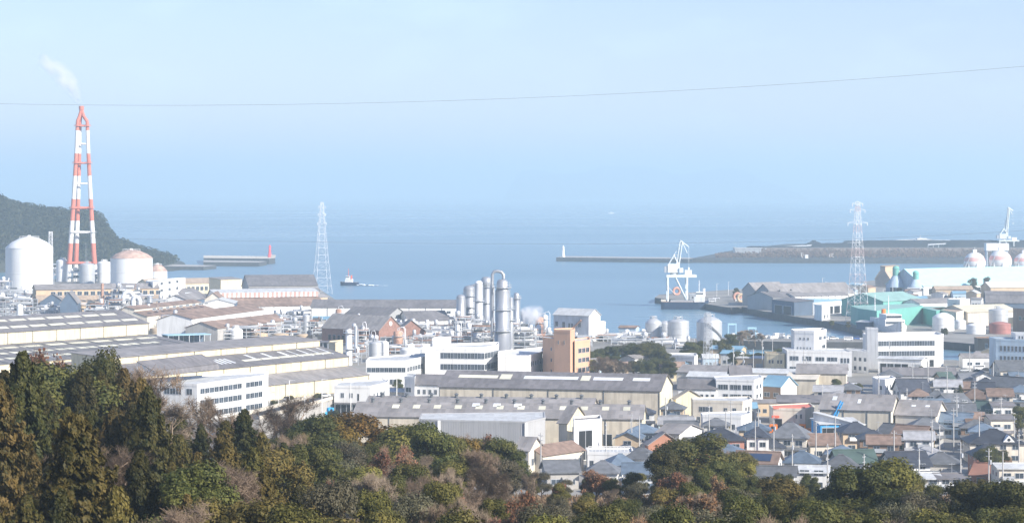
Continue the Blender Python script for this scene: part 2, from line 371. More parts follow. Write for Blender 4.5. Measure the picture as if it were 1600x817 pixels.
def occ_rect(ox, oy, rz, x0, x1, y0, y1, mark=True, pad=0.0):
    c, sn = math.cos(rz), math.sin(rz); cells = set()
    nx = max(1, int((x1-x0+2*pad)/1.5)); ny = max(1, int((y1-y0+2*pad)/1.5))
    for i in range(nx+1):
        for j in range(ny+1):
            x = x0-pad+(x1-x0+2*pad)*i/nx; y = y0-pad+(y1-y0+2*pad)*j/ny
            cells.add((int((ox+c*x-sn*y)//2), int((oy+sn*x+c*y)//2)))
    if mark: OCC.update(cells); return True
    return not (cells & OCC)
def windows(root, specs, L, faces):
    """faces: key -> (origin x, y, rz, length); spec: (face, a0, a1 (fractions), z0, z1, n, fill[, mesh])"""
    for s in specs:
        f, a0, a1, z0, z1, n, fill = s[:7]; me = s[7] if len(s) > 7 else WIN
        ox, oy, rz, ln = faces[f]
        u = (a1-a0)*ln/n
        for i in range(n):
            t = a0*ln+(i+.5)*u
            put(me, 'door' if me in (DOOR, DARKDOOR) else 'window', root,
                (ox+math.cos(rz)*t+math.sin(rz)*.03, oy+math.sin(rz)*t-math.cos(rz)*.03, z0), rz, (u*fill, 1, z1-z0))
# hall whose cross-section is extruded along its front
def hall(name, label, cat, e, h, prof, wall=cream, roof=slate, end=None, roofs=None, sky=(), vents=(), pipes=(), win=(), over=.5, group=None):
    p0, L, rz = edge(e, h)
    root = thing(name, label, cat, p0, rz, group)
    MB().xprism(prof, 0, L, 0, 1).build('wall', [wall, end or wall], root)
    ri = 0; segs = []; robj = {}
    occ_rect(p0.x, p0.y, rz, 0, L, min(q[0] for q in prof), max(q[0] for q in prof))
    for (a, b) in zip(prof, prof[1:]):
        dv, dw = b[0]-a[0], b[1]-a[1]
        ln = math.hypot(dv, dw)
        isroof = abs(dv) > .5 and ln > .01
        segs.append((a, b, ln, math.atan2(dw, dv)))
        if isroof:
            m = roofs[ri] if roofs and ri < len(roofs) else roof; ri += 1
            ux, uw = dv/ln, dw/ln; nx, nw = -uw, ux
            o0 = .45 if a[1] <= b[1] else 0.0; o1 = .45 if b[1] <= a[1] else 0.0
            q = [(a[0]-ux*o0+nx*t, a[1]-uw*o0+nw*t) for t in (.03,.22)]
            q2 = [(b[0]+ux*o1+nx*t, b[1]+uw*o1+nw*t) for t in (.22,.03)]
            MB().xprism([q[0], q[1], q2[0], q2[1]], -over, L+over).build('roof', m, root); robj[len(segs)-1] = LAST[0]
    for s in sky:
        si, t0, t1, n, a0, a1, fill = s[:7]; me = s[7] if len(s) > 7 else SKYL
        a, b, ln, ang = segs[si]; u = (a1-a0)*L/n
        for i in range(n):
            x = a0*L+i*u+u*(1-fill)/2
            v = a[0]+(b[0]-a[0])*t0-math.sin(ang)*.225; w = a[1]+(b[1]-a[1])*t0+math.cos(ang)*.225
            put(me, 'skylight', robj.get(si, root), (x, v, w), 0, (u*fill, ln*(t1-t0), .06), ang)
    for si, t, n in vents:
        a, b, ln, ang = segs[si]
        for i in range(n): put(VENT, 'ventilator', robj.get(si, root), ((i+.5)*L/n, a[0]+(b[0]-a[0])*t, a[1]+(b[1]-a[1])*t+.2))
    for si, n in pipes:
        a, b, ln, ang = segs[si]
        for i in range(n+1): put(PIPE, 'downpipe', root, (min(max(i*L/n, .15), L-.15), a[0]-.003, a[1]), 0, (1,1,b[1]-a[1]-.05))
    dmax = max(p[0] for p in prof); dmin = min(p[0] for p in prof)
    faces = {'F': (0, dmin, 0, L), 'C': (0, 0, 0, L), 'R': (L, dmin, math.pi/2, dmax-dmin), 'L': (0, dmax, -math.pi/2, dmax-dmin)}
    windows(root, win, L, faces)
    return root
def gable(h, d, rise, front=0): return [(0,0),(0,h),(d/2,h+rise),(d,h),(d,0)]
# building with a footprint drawn along its visible eaves, closed at the back
def block(name, label, cat, e, h, d, wall=white, roof=slate2, par=.5, win=(), segm=None, skew=0, z0=0, group=None, parts=()):
    pts = [P(x, y, LZ+h) for x, y in e]
    o = pts[0].copy(); o.z = LZ
    loc = [(p.x-o.x, p.y-o.y) for p in pts]
    back = [(loc[-1][0]+skew, loc[-1][1]+d), (loc[0][0]+skew, loc[0][1]+d)]
    root = thing(name, label, cat, o, 0, group)
    poly = loc+back
    xs_ = [q[0] for q in poly]; ys_ = [q[1] for q in poly]; occ_rect(o.x, o.y, 0, min(xs_), max(xs_), min(ys_), max(ys_))
    MB().prism(poly, z0, h-.3).build('wall', wall, root)
    cx = sum(p[0] for p in poly)/len(poly); cy_ = sum(p[1] for p in poly)/len(poly)
    def inset(p, k):
        dx, dy = p[0]-cx, p[1]-cy_; l = math.hypot(dx, dy); return (cx+dx*(1-k/l), cy_+dy*(1-k/l))
    b = MB(); n = len(poly)
    po = [inset(p, -.12) for p in poly]; pi = [inset(p, .35) for p in poly]
    for i in range(n):                       # parapet
        q = [po[i], po[(i+1)%n], pi[(i+1)%n], pi[i]]
        b.prism(q, h-.3, h+par)
    b.build('parapet', wall, root)
    MB().prism([inset(p, .3) for p in poly], h-.3, h-.05+min(par, .3)*.5).build('roof', roof, root)
    faces = {}
    for i in range(len(loc)-1):
        a, c = loc[i], loc[i+1]; faces[i] = (a[0], a[1], math.atan2(c[1]-a[1], c[0]-a[0]), math.hypot(c[0]-a[0], c[1]-a[1]))
    windows(root, win, 0, faces)
    return root
# ---------------------------------------------------------------- factory halls on the left
HL = 'factory hall'
hall('factory_hall', 'big grey-roofed factory hall with cream clerestory wall behind the left cedars', HL, (-110,527,232,505), 14,
     [(-38,0),(-38,5.2),(0,9.2),(0,14),(18,19),(36,14),(36,0)], cream, slate, roofs=[slate,slate,slate],
     sky=[(3,.22,.34,11,.03,.99,.82),(3,.66,.78,11,.0,.95,.82),(1,.2,.28,9,.0,.9,.8),(1,.48,.56,9,.0,.9,.8),(1,.76,.84,9,.0,.98,.8)], pipes=[(2,9),(0,5)], win=[])
hall('factory_hall', 'wide tiered factory hall with cream walls and striped skylights above the white office', HL, (218,588.5,545,557), 11,
     [(-9,0),(-9,5),(0,7.6),(0,11),(13,14),(13,16.3),(30,17.4),(30,0)], cream, slate2,
     roofs=[slate2,slate,slate2,slate2], sky=[(3,.3,.75,5,.14,.26,.4,SKYLW),(3,.3,.7,4,.4,.48,.45,SKYLW),(3,.35,.47,5,.52,.97,.93),(3,.5,.85,3,.55,.8,.16,SKYLW),(3,.3,.9,4,.78,.99,.12,SKYLW)],
     pipes=[(2,8),(4,8),(0,7)], win=[])
hall('factory_hall', 'flat grey-roofed works hall with small vents behind the tiered hall', HL, (218,588.5,545,557), 11, [(30.5,0),(30.5,11.5),(44,12.6),(58,11.5),(58,0)], concrete, slate2, roofs=[brownr, slate2], vents=[(1,.5,12)])
hall('raised_roof', 'dark sloping roof panel raised above the tiered factory hall', 'roof panel', (278,581,376,569), 15.6,
     [(8.4,14.2),(9,15.6),(15,18.2),(15,14.2)], white, slate, over=.3)
def add_pipes_dark(): pass
hall('factory_hall', 'tan-roofed hall with long grey roof monitor below the chimney', HL, (62,478,256,475), 8,
     [(0,0),(0,8),(16,13),(16,16),(24,18.5),(32,16),(32,13),(48,8),(48,0)], tanwall, tanr, roofs=[tanr,slate2,slate2,tanr],
     win=[('C',.08,.98,13.3,15.6,17,.7)])
hall('factory_hall', 'low cream hall with flat brown roof by the left waterfront', HL, (232,444,345,442), 7, gable(7,26,3), cream, tanr, win=[('F',.4,.95,2,5,9,.7)])
hall('warehouse', 'bright cream box-like shed on the waterfront', 'warehouse', (345,437,378,436), 11, [(0,0),(0,11),(14,12),(14,0)], cream, slate2)
hall('factory_hall', 'long grey hall on the waterfront behind the red-toothed roof', HL, (392,456,500,455), 8, [(0,0),(0,8),(12,10),(12,11),(34,17),(56,9),(56,0)], concrete, slate2, roofs=[slate2,slate,slate])
# red and white toothed roof
p_ = hall('factory_hall', 'rusty-roofed hall with a row of red and white teeth along its roof', HL, (346,480,509,477), 6,
     [(0,0),(0,6),(16,10),(16,13),(26,14.6),(34,10),(34,0)], white, brownr, roofs=[brownr,paler,slate2], pipes=[(0,8)])
_, L_, _ = edge((346,480,509,477), 6)
TOOTH = MB().add([(-.5,0,0),(.5,0,0),(.5,.5,0),(-.5,.5,0),(-.3,.1,1),(.5,.1,1),(.5,.5,1),(-.3,.5,1)], [(0,3,2,1),(4,5,6,7),(0,1,5,4),(1,2,6,5),(2,3,7,6),(3,0,4,7)]).mesh('panel', [M('faded_pink_paint', (.56,.34,.29), var=.15)])
TOOTHW = TOOTH.copy(); TOOTHW.materials.clear(); TOOTHW.materials.append(white)
for i in range(46): put(TOOTH if i % 2 else TOOTHW, 'panel', p_, ((i+.5)*L_/46, 15.2, 10.4), 0, (L_/46, 1, 2.7))
hall('shed', 'blue-grey shed with dark slate roof beside the white five-storey block', 'shed', (264,466,322,463), 9, gable(9,22,4.5), navyw, slate, sky=[(1,.35,.5,2,.1,.9,.5,SKYLW)])
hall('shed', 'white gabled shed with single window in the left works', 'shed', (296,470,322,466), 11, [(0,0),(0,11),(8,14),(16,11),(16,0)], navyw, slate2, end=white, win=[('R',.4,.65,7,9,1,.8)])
hall('shed', 'small white gabled shed with shaded grey side', 'shed', (366,474,371,470.5), 9, [(0,0),(0,9),(8.5,11.2),(17,9),(17,0)], navyw, paler, end=white, win=[('R',.4,.55,4.5,6,1,.8)])  # white shed, its side wall painted blue-grey to stand for shade
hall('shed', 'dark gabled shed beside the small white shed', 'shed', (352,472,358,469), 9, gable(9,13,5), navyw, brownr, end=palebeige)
hall('factory_hall', 'low brown-roofed works hall with white roof patches', HL, (230,494,332,482), 7, [(0,0),(0,7),(7,9),(7,10.4),(12,11.6),(18,7),(18,0)], palebeige, brownr, sky=[(2,.1,.6,0,0,1,.5)] and (), win=[('C',.05,.95,9.6,10.8,9,.55,WIN3)])
hall('factory_hall', 'long hall with bright white fascia and brown roof', HL, (300,504,412,489), 8, [(0,0),(0,8),(0,9.8),(9,12),(18,9),(18,0)], white, brownr, pipes=[(0,5)])
hall('factory_hall', 'low dark-roofed hall behind the cream round tanks', HL, (340,513,452,500), 6, gable(6,17,2.8), concrete, brownr)
hall('warehouse', 'long white-walled warehouse along the harbour left of the silver columns', 'warehouse', (486,480,716,480.5), 8, [(0,0),(0,8),(11,11.5),(22,8),(22,0)], white, slate,
     win=[('F',.5,.53,4.8,6.2,1,.9),('F',.63,.67,4.8,6.2,1,.9),('F',.8,.83,4.8,6.2,1,.9),('F',.92,.95,4.8,6.2,1,.9)], pipes=[(0,9)])
hall('warehouse', 'dark-roofed warehouse with white front left of the silver columns', 'warehouse', (638,501,702,500), 7, gable(7,22,4), white, slate, win=[('F',.3,.6,1,4,1,.9,DARKDOOR)])
hall('warehouse', 'dark grey gabled warehouse behind the red brick hall', 'warehouse', (532,497,600,499), 7.5, gable(7.5,26,5), concrete, slate, end=greyw)
hall('brick_hall', 'red brick hall with grey roof and pale round plaque on its gable', 'brick hall', (503,512,592,516), 6.5, gable(6.5,17,6), brick, slate2, end=brick,
     win=[('R',.15,.85,1,3,6,.55),('F',.1,.9,1.2,3.6,10,.6,DARKDOOR)])
hall('brick_shed', 'smaller red brick gabled shed right of the plaque', 'brick shed', (617,517,622,518), 5, gable(5,13,5), brick, slate2, end=brick)
_b = [o for o in THINGS if o.name.startswith('brick_hall')][0]
MB().cyl((0,0,0),(.15,0,0),1.1,1.1,14).build('plaque', white, _b, (edge((503,512,592,516),6.5)[1], 8.5, 9.2))
hall('shed', 'blue-grey gabled shed left of the pipe cluster', 'shed', (101,472,104,470), 10, gable(10,13,4.5), navyw, slate2, end=navyw, win=[('R',.3,.7,0,6,1,.9,DOOR)])
hall('shed', 'blue-grey gabled shed with pale wall in the left works', 'shed', (121,474,126,471), 11, gable(11,9,6), navyw, slate2, end=navyw)
# dark roof joint battens on the lean-to of the big hall
_h = THINGS[0]; _h = [o for o in THINGS if o.get('label','').startswith('big grey-roofed')][0]
_, L_, _ = edge((-110,527,232,505), 14)
_sl = math.atan2(4.0, 38)
BAT = MB().box(-.22,.22,0,38.2,.2,.36).mesh('batten', [darksteel])
for i in range(10): put(BAT, 'batten', _h, (L_*(.05+i*.1), -38, 5.2), 0, (1,1,1), _sl)
# white five storey block, offices
block('office_block', 'white five-storey block with small windows beside the left pipe cluster', 'office', [(228,440),(239,442),(285,436)], 19, 12, white, paler,
      win=[(1,.15,.95,2+3.8*i,3.6+3.8*i,3,.3) for i in range(5)])
block('office_block', 'low white annex left of the five-storey block', 'office', [(212,458),(220,460),(238,457)], 10, 9, white, paler)
block('office_building', 'white three-storey office with ribbon windows behind the cedar tops', 'office', [(222,599),(308,602),(412,588)], 11, 14, white2, paler,
      win=[(1,.04,.66,8.2,9.9,9,.92),(1,.72,.98,8.2,9.9,4,.92),(1,.04,.66,4.6,6.4,9,.92),(1,.72,.98,4.6,6.4,4,.92),(1,.04,.66,1,2.8,9,.92),(1,.72,.98,1,2.8,4,.92),(0,.02,.1,8,10,1,.8),(0,.2,.32,8,10,1,.9),(0,.4,.72,8,10,3,.95),(0,.8,.92,8,10,1,.9)])
block('office_building', 'white office with two ribbon window bands in front of the silver columns', 'office', [(664,545),(757,546),(779,541)], 12.5, 12, white, paler, par=.9,
      win=[(0,.26,1,9.0,11.3,13,.95),(0,.26,1,5.0,7.2,13,.95),(0,.26,1,1.1,3.2,13,.95),(1,.0,1,9,11.3,5,.93),(1,0,1,5,7.2,5,.93)])
block('office_building', 'low white office with one window band by the round-clipped trees', 'office', [(572,565),(634,565),(665,558)], 9, 16, white, paler,
      win=[(0,.02,1,5.2,7,9,.95),(1,.05,.85,5.2,7,6,.85),(0,.02,.9,.8,2.8,8,.9)])
block('office_building', 'white office wing with rows of windows beside the orange tower', 'office', [(778,557),(827,557),(850,550)], 10, 22, white, white2,
      win=[(1,.05,.95,6.2,8,6,.6),(1,.05,.95,2.2,4,6,.6)])
block('plant_room', 'white rooftop plant room on the ribbon-window office', 'plant room', [(676,531),(700,531),(704,530)], 15, 8, white, paler)
block('orange_building', 'orange-tan lift tower standing over the long grey warehouse', 'office', [(866,517),(891,518),(898,515.5)], 19.5, 7, orangew, tanwall, par=.5,
      win=[(0,.24,.3,14.8,16.2,1,1),(0,.6,.66,14.8,16.2,1,1)])
block('orange_building', 'orange-tan four-storey wing right of the orange tower', 'office', [(898,535),(922,532)], 15.3, 14, orangew, paler,
      win=[(0,.2,.95,11.2,13,3,.85),(0,.2,.95,7.8,9.5,3,.85),(0,.2,.95,4.2,6,3,.85),(0,.2,.95,.8,2.5,3,.85)])
block('orange_building', 'brown shaded wing left of the orange tower', 'office', [(848.5,529),(866,531)], 16, 13, orangew, paler,
      win=[(0,.7,.8,12,13.2,1,1),(0,.7,.8,8,9.2,1,1),(0,.7,.8,4,5.2,1,1)])
hall('factory_building', 'white gabled plant building with outside stairs on the shore', 'factory', (865,491.5,920,493.5), 12, [(0,0),(0,12),(5,14.8),(10,12),(10,0)], M('shaded_white_sheet', (.6,.61,.62), streak=.35), paler, end=white,  # front shade is painted in: greyer copy of the gable's white
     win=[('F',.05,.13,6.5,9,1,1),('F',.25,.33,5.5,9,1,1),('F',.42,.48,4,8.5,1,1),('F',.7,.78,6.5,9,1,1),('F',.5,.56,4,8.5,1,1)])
_b = THINGS[-1]
MB().tube([(6,-.8,.5),(11,-.8,6)], .45, 5).tube([(11,-.8,6),(15.8,-.8,10)], .45, 5).tube([(9,-.8,4),(15,-.8,1)], .4, 5).build('stairs', rustp, _b)
block('annex', 'white cube annex right of the white shore building', 'annex', [(932,506),(946,504)], 8, 8, white, paler)
block('annex', 'cream box tower at the end of the tiered factory hall', 'annex', [(514,536),(524,537),(534,534)], 13, 6, cream, slate2)
block('office_building', 'white two-storey building with faint red lettering on its parapet', 'office', [(522,604),(579,605),(605,599)], 9, 14, white2, paler,
      win=[(0,.18,.28,5.6,7.2,1,.9),(0,.42,.52,5.6,7.2,1,.9),(0,.64,.69,4.8,7,1,.9,DARKDOOR),(1,.1,.9,5,7,4,.35),(0,.03,.97,.2,3.6,6,.9,DARKDOOR)])
_b = THINGS[-1]
for i in range(13):
    if i not in (4, 9): put(MB().box(0,.34,-.05,0,0,.5).box(.1,.2,-.05,0,-.15,.65).mesh('letter', [fadedred]) if i == 0 else bpy.data.meshes['letter'], 'letter', _b, (4.2+i*.52, -.13, 8.65))
MB().box(0,13.6,-2.2,-.05,3.9,4.15).build('canopy', slate, _b)
block('shed', 'white building with grey roof and square windows left of the long warehouse', 'shed', [(632,590),(648,591)], 9, 12, white, paler, win=[(0,.1,.7,4.4,6,1,.9)])
hall('shed', 'slate-roofed white shed touching the long grey warehouse', 'shed', (645,600,686,601), 7, gable(7,10,2.8), white, slate, win=[('F',.12,.98,3.8,5.4,4,.5),('F',.1,.9,.5,2,3,.6)])
hall('shed', 'low peach-walled shed in front of the slate-roofed shed', 'shed', (603,612,685,614), 4, gable(4,8,.8), palebeige, paler, win=[('F',.15,.3,1.5,3,1,.9),('F',.55,.98,1,2.6,3,.8)])
# ---------------------------------------------------------------- long warehouses in the middle
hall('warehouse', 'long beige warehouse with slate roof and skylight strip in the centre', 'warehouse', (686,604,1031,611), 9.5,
     [(0,0),(0,9.5),(11.5,13.6),(23,9.5),(23,0)], beige, slate, end=M('sunlit_beige_board', (.7,.64,.47), streak=.45, var=.12),  # gable end painted paler than the front, sunlight put into its colour
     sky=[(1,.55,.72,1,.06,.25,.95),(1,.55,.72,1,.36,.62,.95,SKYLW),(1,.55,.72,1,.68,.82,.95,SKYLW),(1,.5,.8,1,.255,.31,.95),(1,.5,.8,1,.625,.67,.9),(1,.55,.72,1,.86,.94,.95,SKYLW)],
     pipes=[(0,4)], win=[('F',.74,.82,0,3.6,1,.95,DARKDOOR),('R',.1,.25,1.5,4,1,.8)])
hall('shed', 'cream gabled porch at the right end of the long warehouse', 'shed', (1052,622,1056,623), 6, gable(6,9,2.6), cream, slate2, end=cream)
hall('warehouse', 'back roof of the wide grey double warehouse', 'warehouse', (570,636,925,640), 7.5, gable(7.5,18,2.4), beige, slate2, sky=[(1,.2,.4,9,.3,1,.35,SKYLW)], vents=[(1,.9,9)])
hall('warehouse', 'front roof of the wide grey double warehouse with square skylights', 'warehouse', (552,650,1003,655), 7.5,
     [(0,0),(0,7.5),(9,10.6),(18,7.5),(18,0)], beige, slate2, end=M('sunlit_beige_board', None), sky=[(1,.55,.8,12,.1,.98,.33),(1,.72,.95,3,.38,.6,.35,SKYLW)], vents=[(1,.97,10)], pipes=[(0,8)],  # right end reuses the paler tone with sunlight painted in
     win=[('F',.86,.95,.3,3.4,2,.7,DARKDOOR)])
hall('warehouse', 'cream gabled front projecting from the wide double warehouse', 'warehouse', (873,660,886,661), 8, gable(8,9.5,4.2), palebeige, slate2, end=cream, win=[('R',.2,.75,.1,3.6,1,.9,DARKDOOR),('R',.2,.8,5,7,3,.6)])
block('workshop', 'white workshop with tall dark glazed door right of the cream gable', 'workshop', [(897,660),(940,657)], 10, 10, white, slate2, par=.6,
      win=[(0,.16,.66,.2,8,2,.97,DARKDOOR)])
block('warehouse', 'big plain grey sheet-metal warehouse with pale roof behind the autumn trees', 'warehouse', [(655,655),(686,656),(822,659),(852,652.5)], 11, 15, greyw, paler, par=.15)
_b = THINGS[-1]
pp = [P(x,y,LZ+11) for x,y in [(655,655),(686,656),(822,659)]]
for q in pp[1:]: put(MB().box(-.35,.35,-.3,.0,0,10.9).mesh('pilaster', [white]), 'pilaster', _b, (q.x-pp[0].x, q.y-pp[0].y-.02, 0))
e0, e1, e2 = [Vector((q.x-pp[0].x, q.y-pp[0].y, 0)) for q in pp]
RIB = MB().box(-.05,.05,-.06,.0,0,10.5).mesh('rib', [greyw])
for a, c, n in ((e0, e1, 12), (e1, e2, 52)):
    for i in range(1, n): put(RIB, 'rib', _b, a.lerp(c, i/n)+Vector((0,-.01,.1)))
hall('shed', 'pale weathered shed with gabled end below the big grey warehouse', 'shed', (805,703,826,704), 6.5, gable(6.5,9,2.8), concrete, slate2, end=palebeige, win=[('R',.15,.85,2.6,4.4,3,.7)])
hall('house_row', 'long low brown-roofed house with many windows above the bare trees', 'house', (848,712,912,703), 5, gable(5,8,2), palebeige, tile_brown, win=[('F',.05,.95,1.2,3.4,8,.5)])
block('white_house', 'low white flat-roofed house with railed roof terrace', 'house', [(918,708),(985,710),(990,708)], 4.5, 9, white, paler, win=[(0,.05,.15,1,2.8,1,.9),(0,.28,.4,1.4,2.8,1,.9),(0,.5,.62,1.4,2.8,1,.9),(0,.76,.88,1.4,2.8,1,.9)])
_b = THINGS[-1]; rl = MB()
for i in range(13): rl.box(.2+i*.9,.3+i*.9,.2,.3,4.9,6.2)
rl.box(.2,11.1,.2,.3,6.15,6.3).build('railing', white, _b)
hall('house', 'pale grey block house with flat hipped roof behind the pine', 'house', (1026,676,1061,678), 7, gable(7,14,1.8), concrete, slate2, end=white2, win=[('R',.1,.9,1.5,5,4,.4)])
hall('house', 'brick-red gabled house left of the pine', 'house', (1008,693,1013,695), 4.5, gable(4.5,9,3), pinkw, slate2, end=M('terracotta_gable', (.4,.19,.12)))
# ---------------------------------------------------------------- mid right: offices and rows
block('office_building', 'white three-storey building with wide windows left of the blue roof', 'office', [(1119,593),(1178,594.5),(1192,590)], 10, 10, white, paler, par=.25,
      win=[(0,.05,.32,6.9,8.6,2,.95),(0,.37,.66,6.9,8.6,3,.95),(0,.7,.95,6.9,8.6,2,.95),(0,.18,.32,3.9,5.6,1,.95),(0,.37,.66,3.9,5.6,3,.95),(0,.7,.95,3.9,5.6,2,.95),(0,.1,.9,.8,2.6,5,.6),(1,.15,.9,7,8.4,2,.5),(1,.15,.9,4,5.4,2,.5)])
hall('office_building', 'white two-storey building with slate roof beside the three-storey building', 'office', (1060,607,1119,608), 7, gable(7,10,2.6), white, slate, win=[('F',.12,.98,3.6,5.4,6,.5),('F',.12,.98,.6,2.4,6,.5)])
block('office_building', 'cream two-storey building with long window in front of the white offices', 'office', [(1083,627),(1160,629),(1175,625)], 7, 8, palebeige, paler,
      win=[(0,.12,.4,4,5.6,4,.95),(0,.62,.7,4,5.4,1,.9),(0,.8,.88,4,5.4,1,.9),(0,.05,.95,.6,2.6,7,.5),(1,.2,.8,4,5.4,2,.5),(1,.2,.8,1,2.4,2,.5)])
block('office_building', 'low white house row in front of the cream building', 'office', [(1098,650),(1158,652),(1174,647)], 5, 6, white, paler, win=[(0,.08,.9,1.4,3,4,.45),(1,.1,.9,1.2,3,3,.4)])
hall('house', 'dark-walled house with bright blue sheet roof', 'house', (1190,602,1220,604), 7, gable(7,9,3), brownw, bluer, end=white, win=[('F',.1,.45,3.5,5,1,.9),('F',.6,.9,3.5,5,1,.9)])
hall('shed', 'dark blue ridge building with white vents behind the blue roof', 'shed', (1142,586,1174,586), 7, gable(7,8,3), navyw, navyw and slate, win=[('F',.6,.95,5,6.2,4,.7,WIN3)])
hall('warehouse', 'long low beige warehouse with grey roof behind the white three-storey building', 'warehouse', (1058,581,1150,584), 6, gable(6,16,2), palebeige, slate2)
hall('warehouse', 'low white-walled roof strip in front of the long beige warehouse', 'warehouse', (1074,588,1146,590), 5, gable(5,9,1.4), white, paler)
hall('warehouse', 'white low row with small windows below the white fire-station-like office', 'warehouse', (1148,582,1252,584), 5, gable(5,10,1.2), white, paler, win=[('F',.05,.95,2,3.6,10,.4)])
hall('warehouse', 'beige warehouse with grey roof and white door in the middle of town', 'warehouse', (1245,583,1322,584), 7.5, gable(7.5,16,2.6), beige, slate2, end=palebeige, win=[('F',.7,.8,1,4.2,1,.9,DOOR)])
hall('warehouse', 'low beige lean-to shed left of the beige town warehouse', 'warehouse', (1228,592,1275,593), 6, [(0,0),(0,6),(10,7.4),(10,0)], beige, palebeige)
block('office_building', 'white four-storey office tower beside the harbour channel', 'office', [(1241,519),(1272,520),(1291,517)], 15.5, 10, white, white2, par=.7,
      win=[(1,.35,.65,12.4,13.8,1,.8),(1,.72,.98,12.4,13.8,1,.8),(1,.6,.95,9,10.4,1,.8),(1,.6,.95,5.6,7,1,.8),(0,.2,.8,12.6,13.6,3,.4),(0,.1,.9,9,10,5,.35)])
block('office_building', 'white two-storey block with dark garage bays below the office tower', 'office', [(1230,549),(1331,551)], 9, 16, white, paler,
      win=[(0,.04,.18,5.6,7.4,3,.9),(0,.24,.38,5.6,7.4,3,.9),(0,.44,.58,5.6,7.2,3,.9),(0,.62,.78,5.6,7.2,3,.9),(0,.04,.2,1,3.4,3,.9),(0,.24,.38,1,3.4,3,.9),(0,.4,.58,.1,4.6,1,.9,DARKDOOR),(0,.59,.76,.1,4.6,1,.9,DARKDOOR),(0,.82,.97,5,7,3,.7)])
block('office_building', 'white two-storey annex with three small windows left of the ferry terminal', 'office', [(1331,549),(1357,551)], 8, 14, white, paler, win=[(0,.05,.95,4.5,6,3,.5),(0,.05,.95,1,2.6,3,.5)])
block('house', 'tan two-storey house beside the white garage block', 'house', [(1198,553),(1226,554)], 7.5, 9, cream, tile_brown, win=[(0,.08,.42,4,5.4,2,.6),(0,.55,.9,4,5.4,2,.6),(0,.2,.9,.5,2.4,2,.8)])
block('ferry_terminal', 'long white terminal building with two window bands at the channel', 'terminal', [(1357,527),(1466,526),(1474,524.5)], 12, 15, white, white2, par=.8,
      win=[(0,.07,.95,8.4,10.6,24,.93),(0,.07,.95,4.4,6.6,24,.93),(0,.05,.95,.2,3,10,.7,DARKDOOR)])
block('terminal_tower', 'white stair tower at the left end of the terminal', 'tower', [(1355,514),(1372,514.5)], 15.5, 5, white, white2)
hall('canopy_building', 'low white canopy building in front of the terminal', 'canopy', (1372,560,1440,562), 5.5, gable(5.5,9,.6), white, paler, win=[('F',.04,.7,.2,3.8,4,.9,DARKDOOR),('F',.85,.98,.2,3.8,1,.9,DOOR)])
block('office_building', 'pale blue office with three window rows at the right edge', 'office', [(1556,531),(1622,533)], 14, 12, bluew, paler, win=[(0,.08,.98,9.8,12,10,.6),(0,.08,.98,6,8.2,10,.6),(0,.08,.98,2,4.2,10,.6)])
block('office_building', 'white rooftop block on the pale blue office', 'plant room', [(1587,522),(1622,523)], 16, 8, white, paler, win=[(0,.1,.9,14.2,15.4,6,.5)])
block('house', 'small white flat-roofed building left of the lattice mast', 'house', [(1043,556),(1085,558),(1090,556)], 6, 10, white, paler, win=[(0,.35,.55,1.6,4,3,.85),(0,.68,.92,2.4,4.4,3,.9)])
hall('warehouse', 'large grey-roofed warehouse with beige wall right of the red-roofed garage', 'warehouse', (1281,639,1392,642), 8, gable(8,19,3.6), beige, slate2, end=palebeige, sky=[(1,.55,.8,1,.13,.2,.9,SKYLW),(1,.4,.65,1,.5,.55,.9,SKYLW)], pipes=[(0,3)])
hall('warehouse', 'weathered grey-roofed warehouse right of the large one', 'warehouse', (1399,648,1462,650), 6.5, gable(6.5,19,3.4), concrete, slate2, end=palebeige, sky=[(1,.55,.65,2,.2,.9,.3,SKYLW)])
hall('shed', 'open-fronted shed with bright blue interior and white gable', 'shed', (1282,663,1345,662), 6, [(0,0),(0,6),(9,6.8),(9,0)], bluep, paler, win=[('F',.03,.97,.2,5.2,3,.97,DARKDOOR)])
hall('shed', 'white triangular-topped wall beside the blue-fronted shed', 'shed', (1346,662,1350,661), 6.4, [(0,0),(0,6),(14,8.8),(14,0)], white, paler)
g_ = block('garage', 'cream garage with red roof edge and dark arch beside the orange trucks', 'garage', [(1208,639),(1258,640),(1272,636)], 6.8, 10, palebeige, fadedred, par=.4,
      win=[(0,.04,.3,.2,4.2,1,.9,DARKDOOR),(0,.66,.94,4.2,5.6,2,.4)])
MB().box(0,9.2,-.45,-.15,6.9,7.5).build('fascia', fadedred, g_); MB().box(-.5,1.6,-1.6,-.1,4.4,5).build('awning', redpaint, g_)
ar = MB()
for k in range(9):
    a0, a1 = math.pi*k/9, math.pi*(k+1)/9
    ar.box(min(math.cos(a0),math.cos(a1))*1.3+5.3, max(math.cos(a0),math.cos(a1))*1.3+5.3, -.2, -.06, .2, 3+min(math.sin(a0),math.sin(a1))*1.2)
ar.build('arch_door', glassd, g_)
hall('warehouse', 'low grey roof behind the red-roofed garage', 'warehouse', (1215,628,1290,629), 6.5, gable(6.5,12,1.6), concrete, slate)
block('house', 'white square house with small windows behind the grey warehouse', 'house', [(1370,594),(1383,595),(1399,592)], 8, 9, white, paler, win=[(1,.1,.9,5,6.6,3,.35),(1,.1,.9,1.6,3.2,3,.35),(0,.3,.7,5,6.4,1,.7)])
hall('row_building', 'very long slate-roofed low building in front of the terminal', 'house row', (1381,586,1493,587), 4.5, gable(4.5,9,2.4), white2, slate, win=[('F',.02,.98,1,3,18,.6)])
hall('row_building', 'low slate-roofed row with pale wall below the very long one', 'house row', (1381,600,1450,601), 3.6, gable(3.6,8,1.8), white2, slate, win=[('F',.02,.98,.6,2.4,9,.6)])
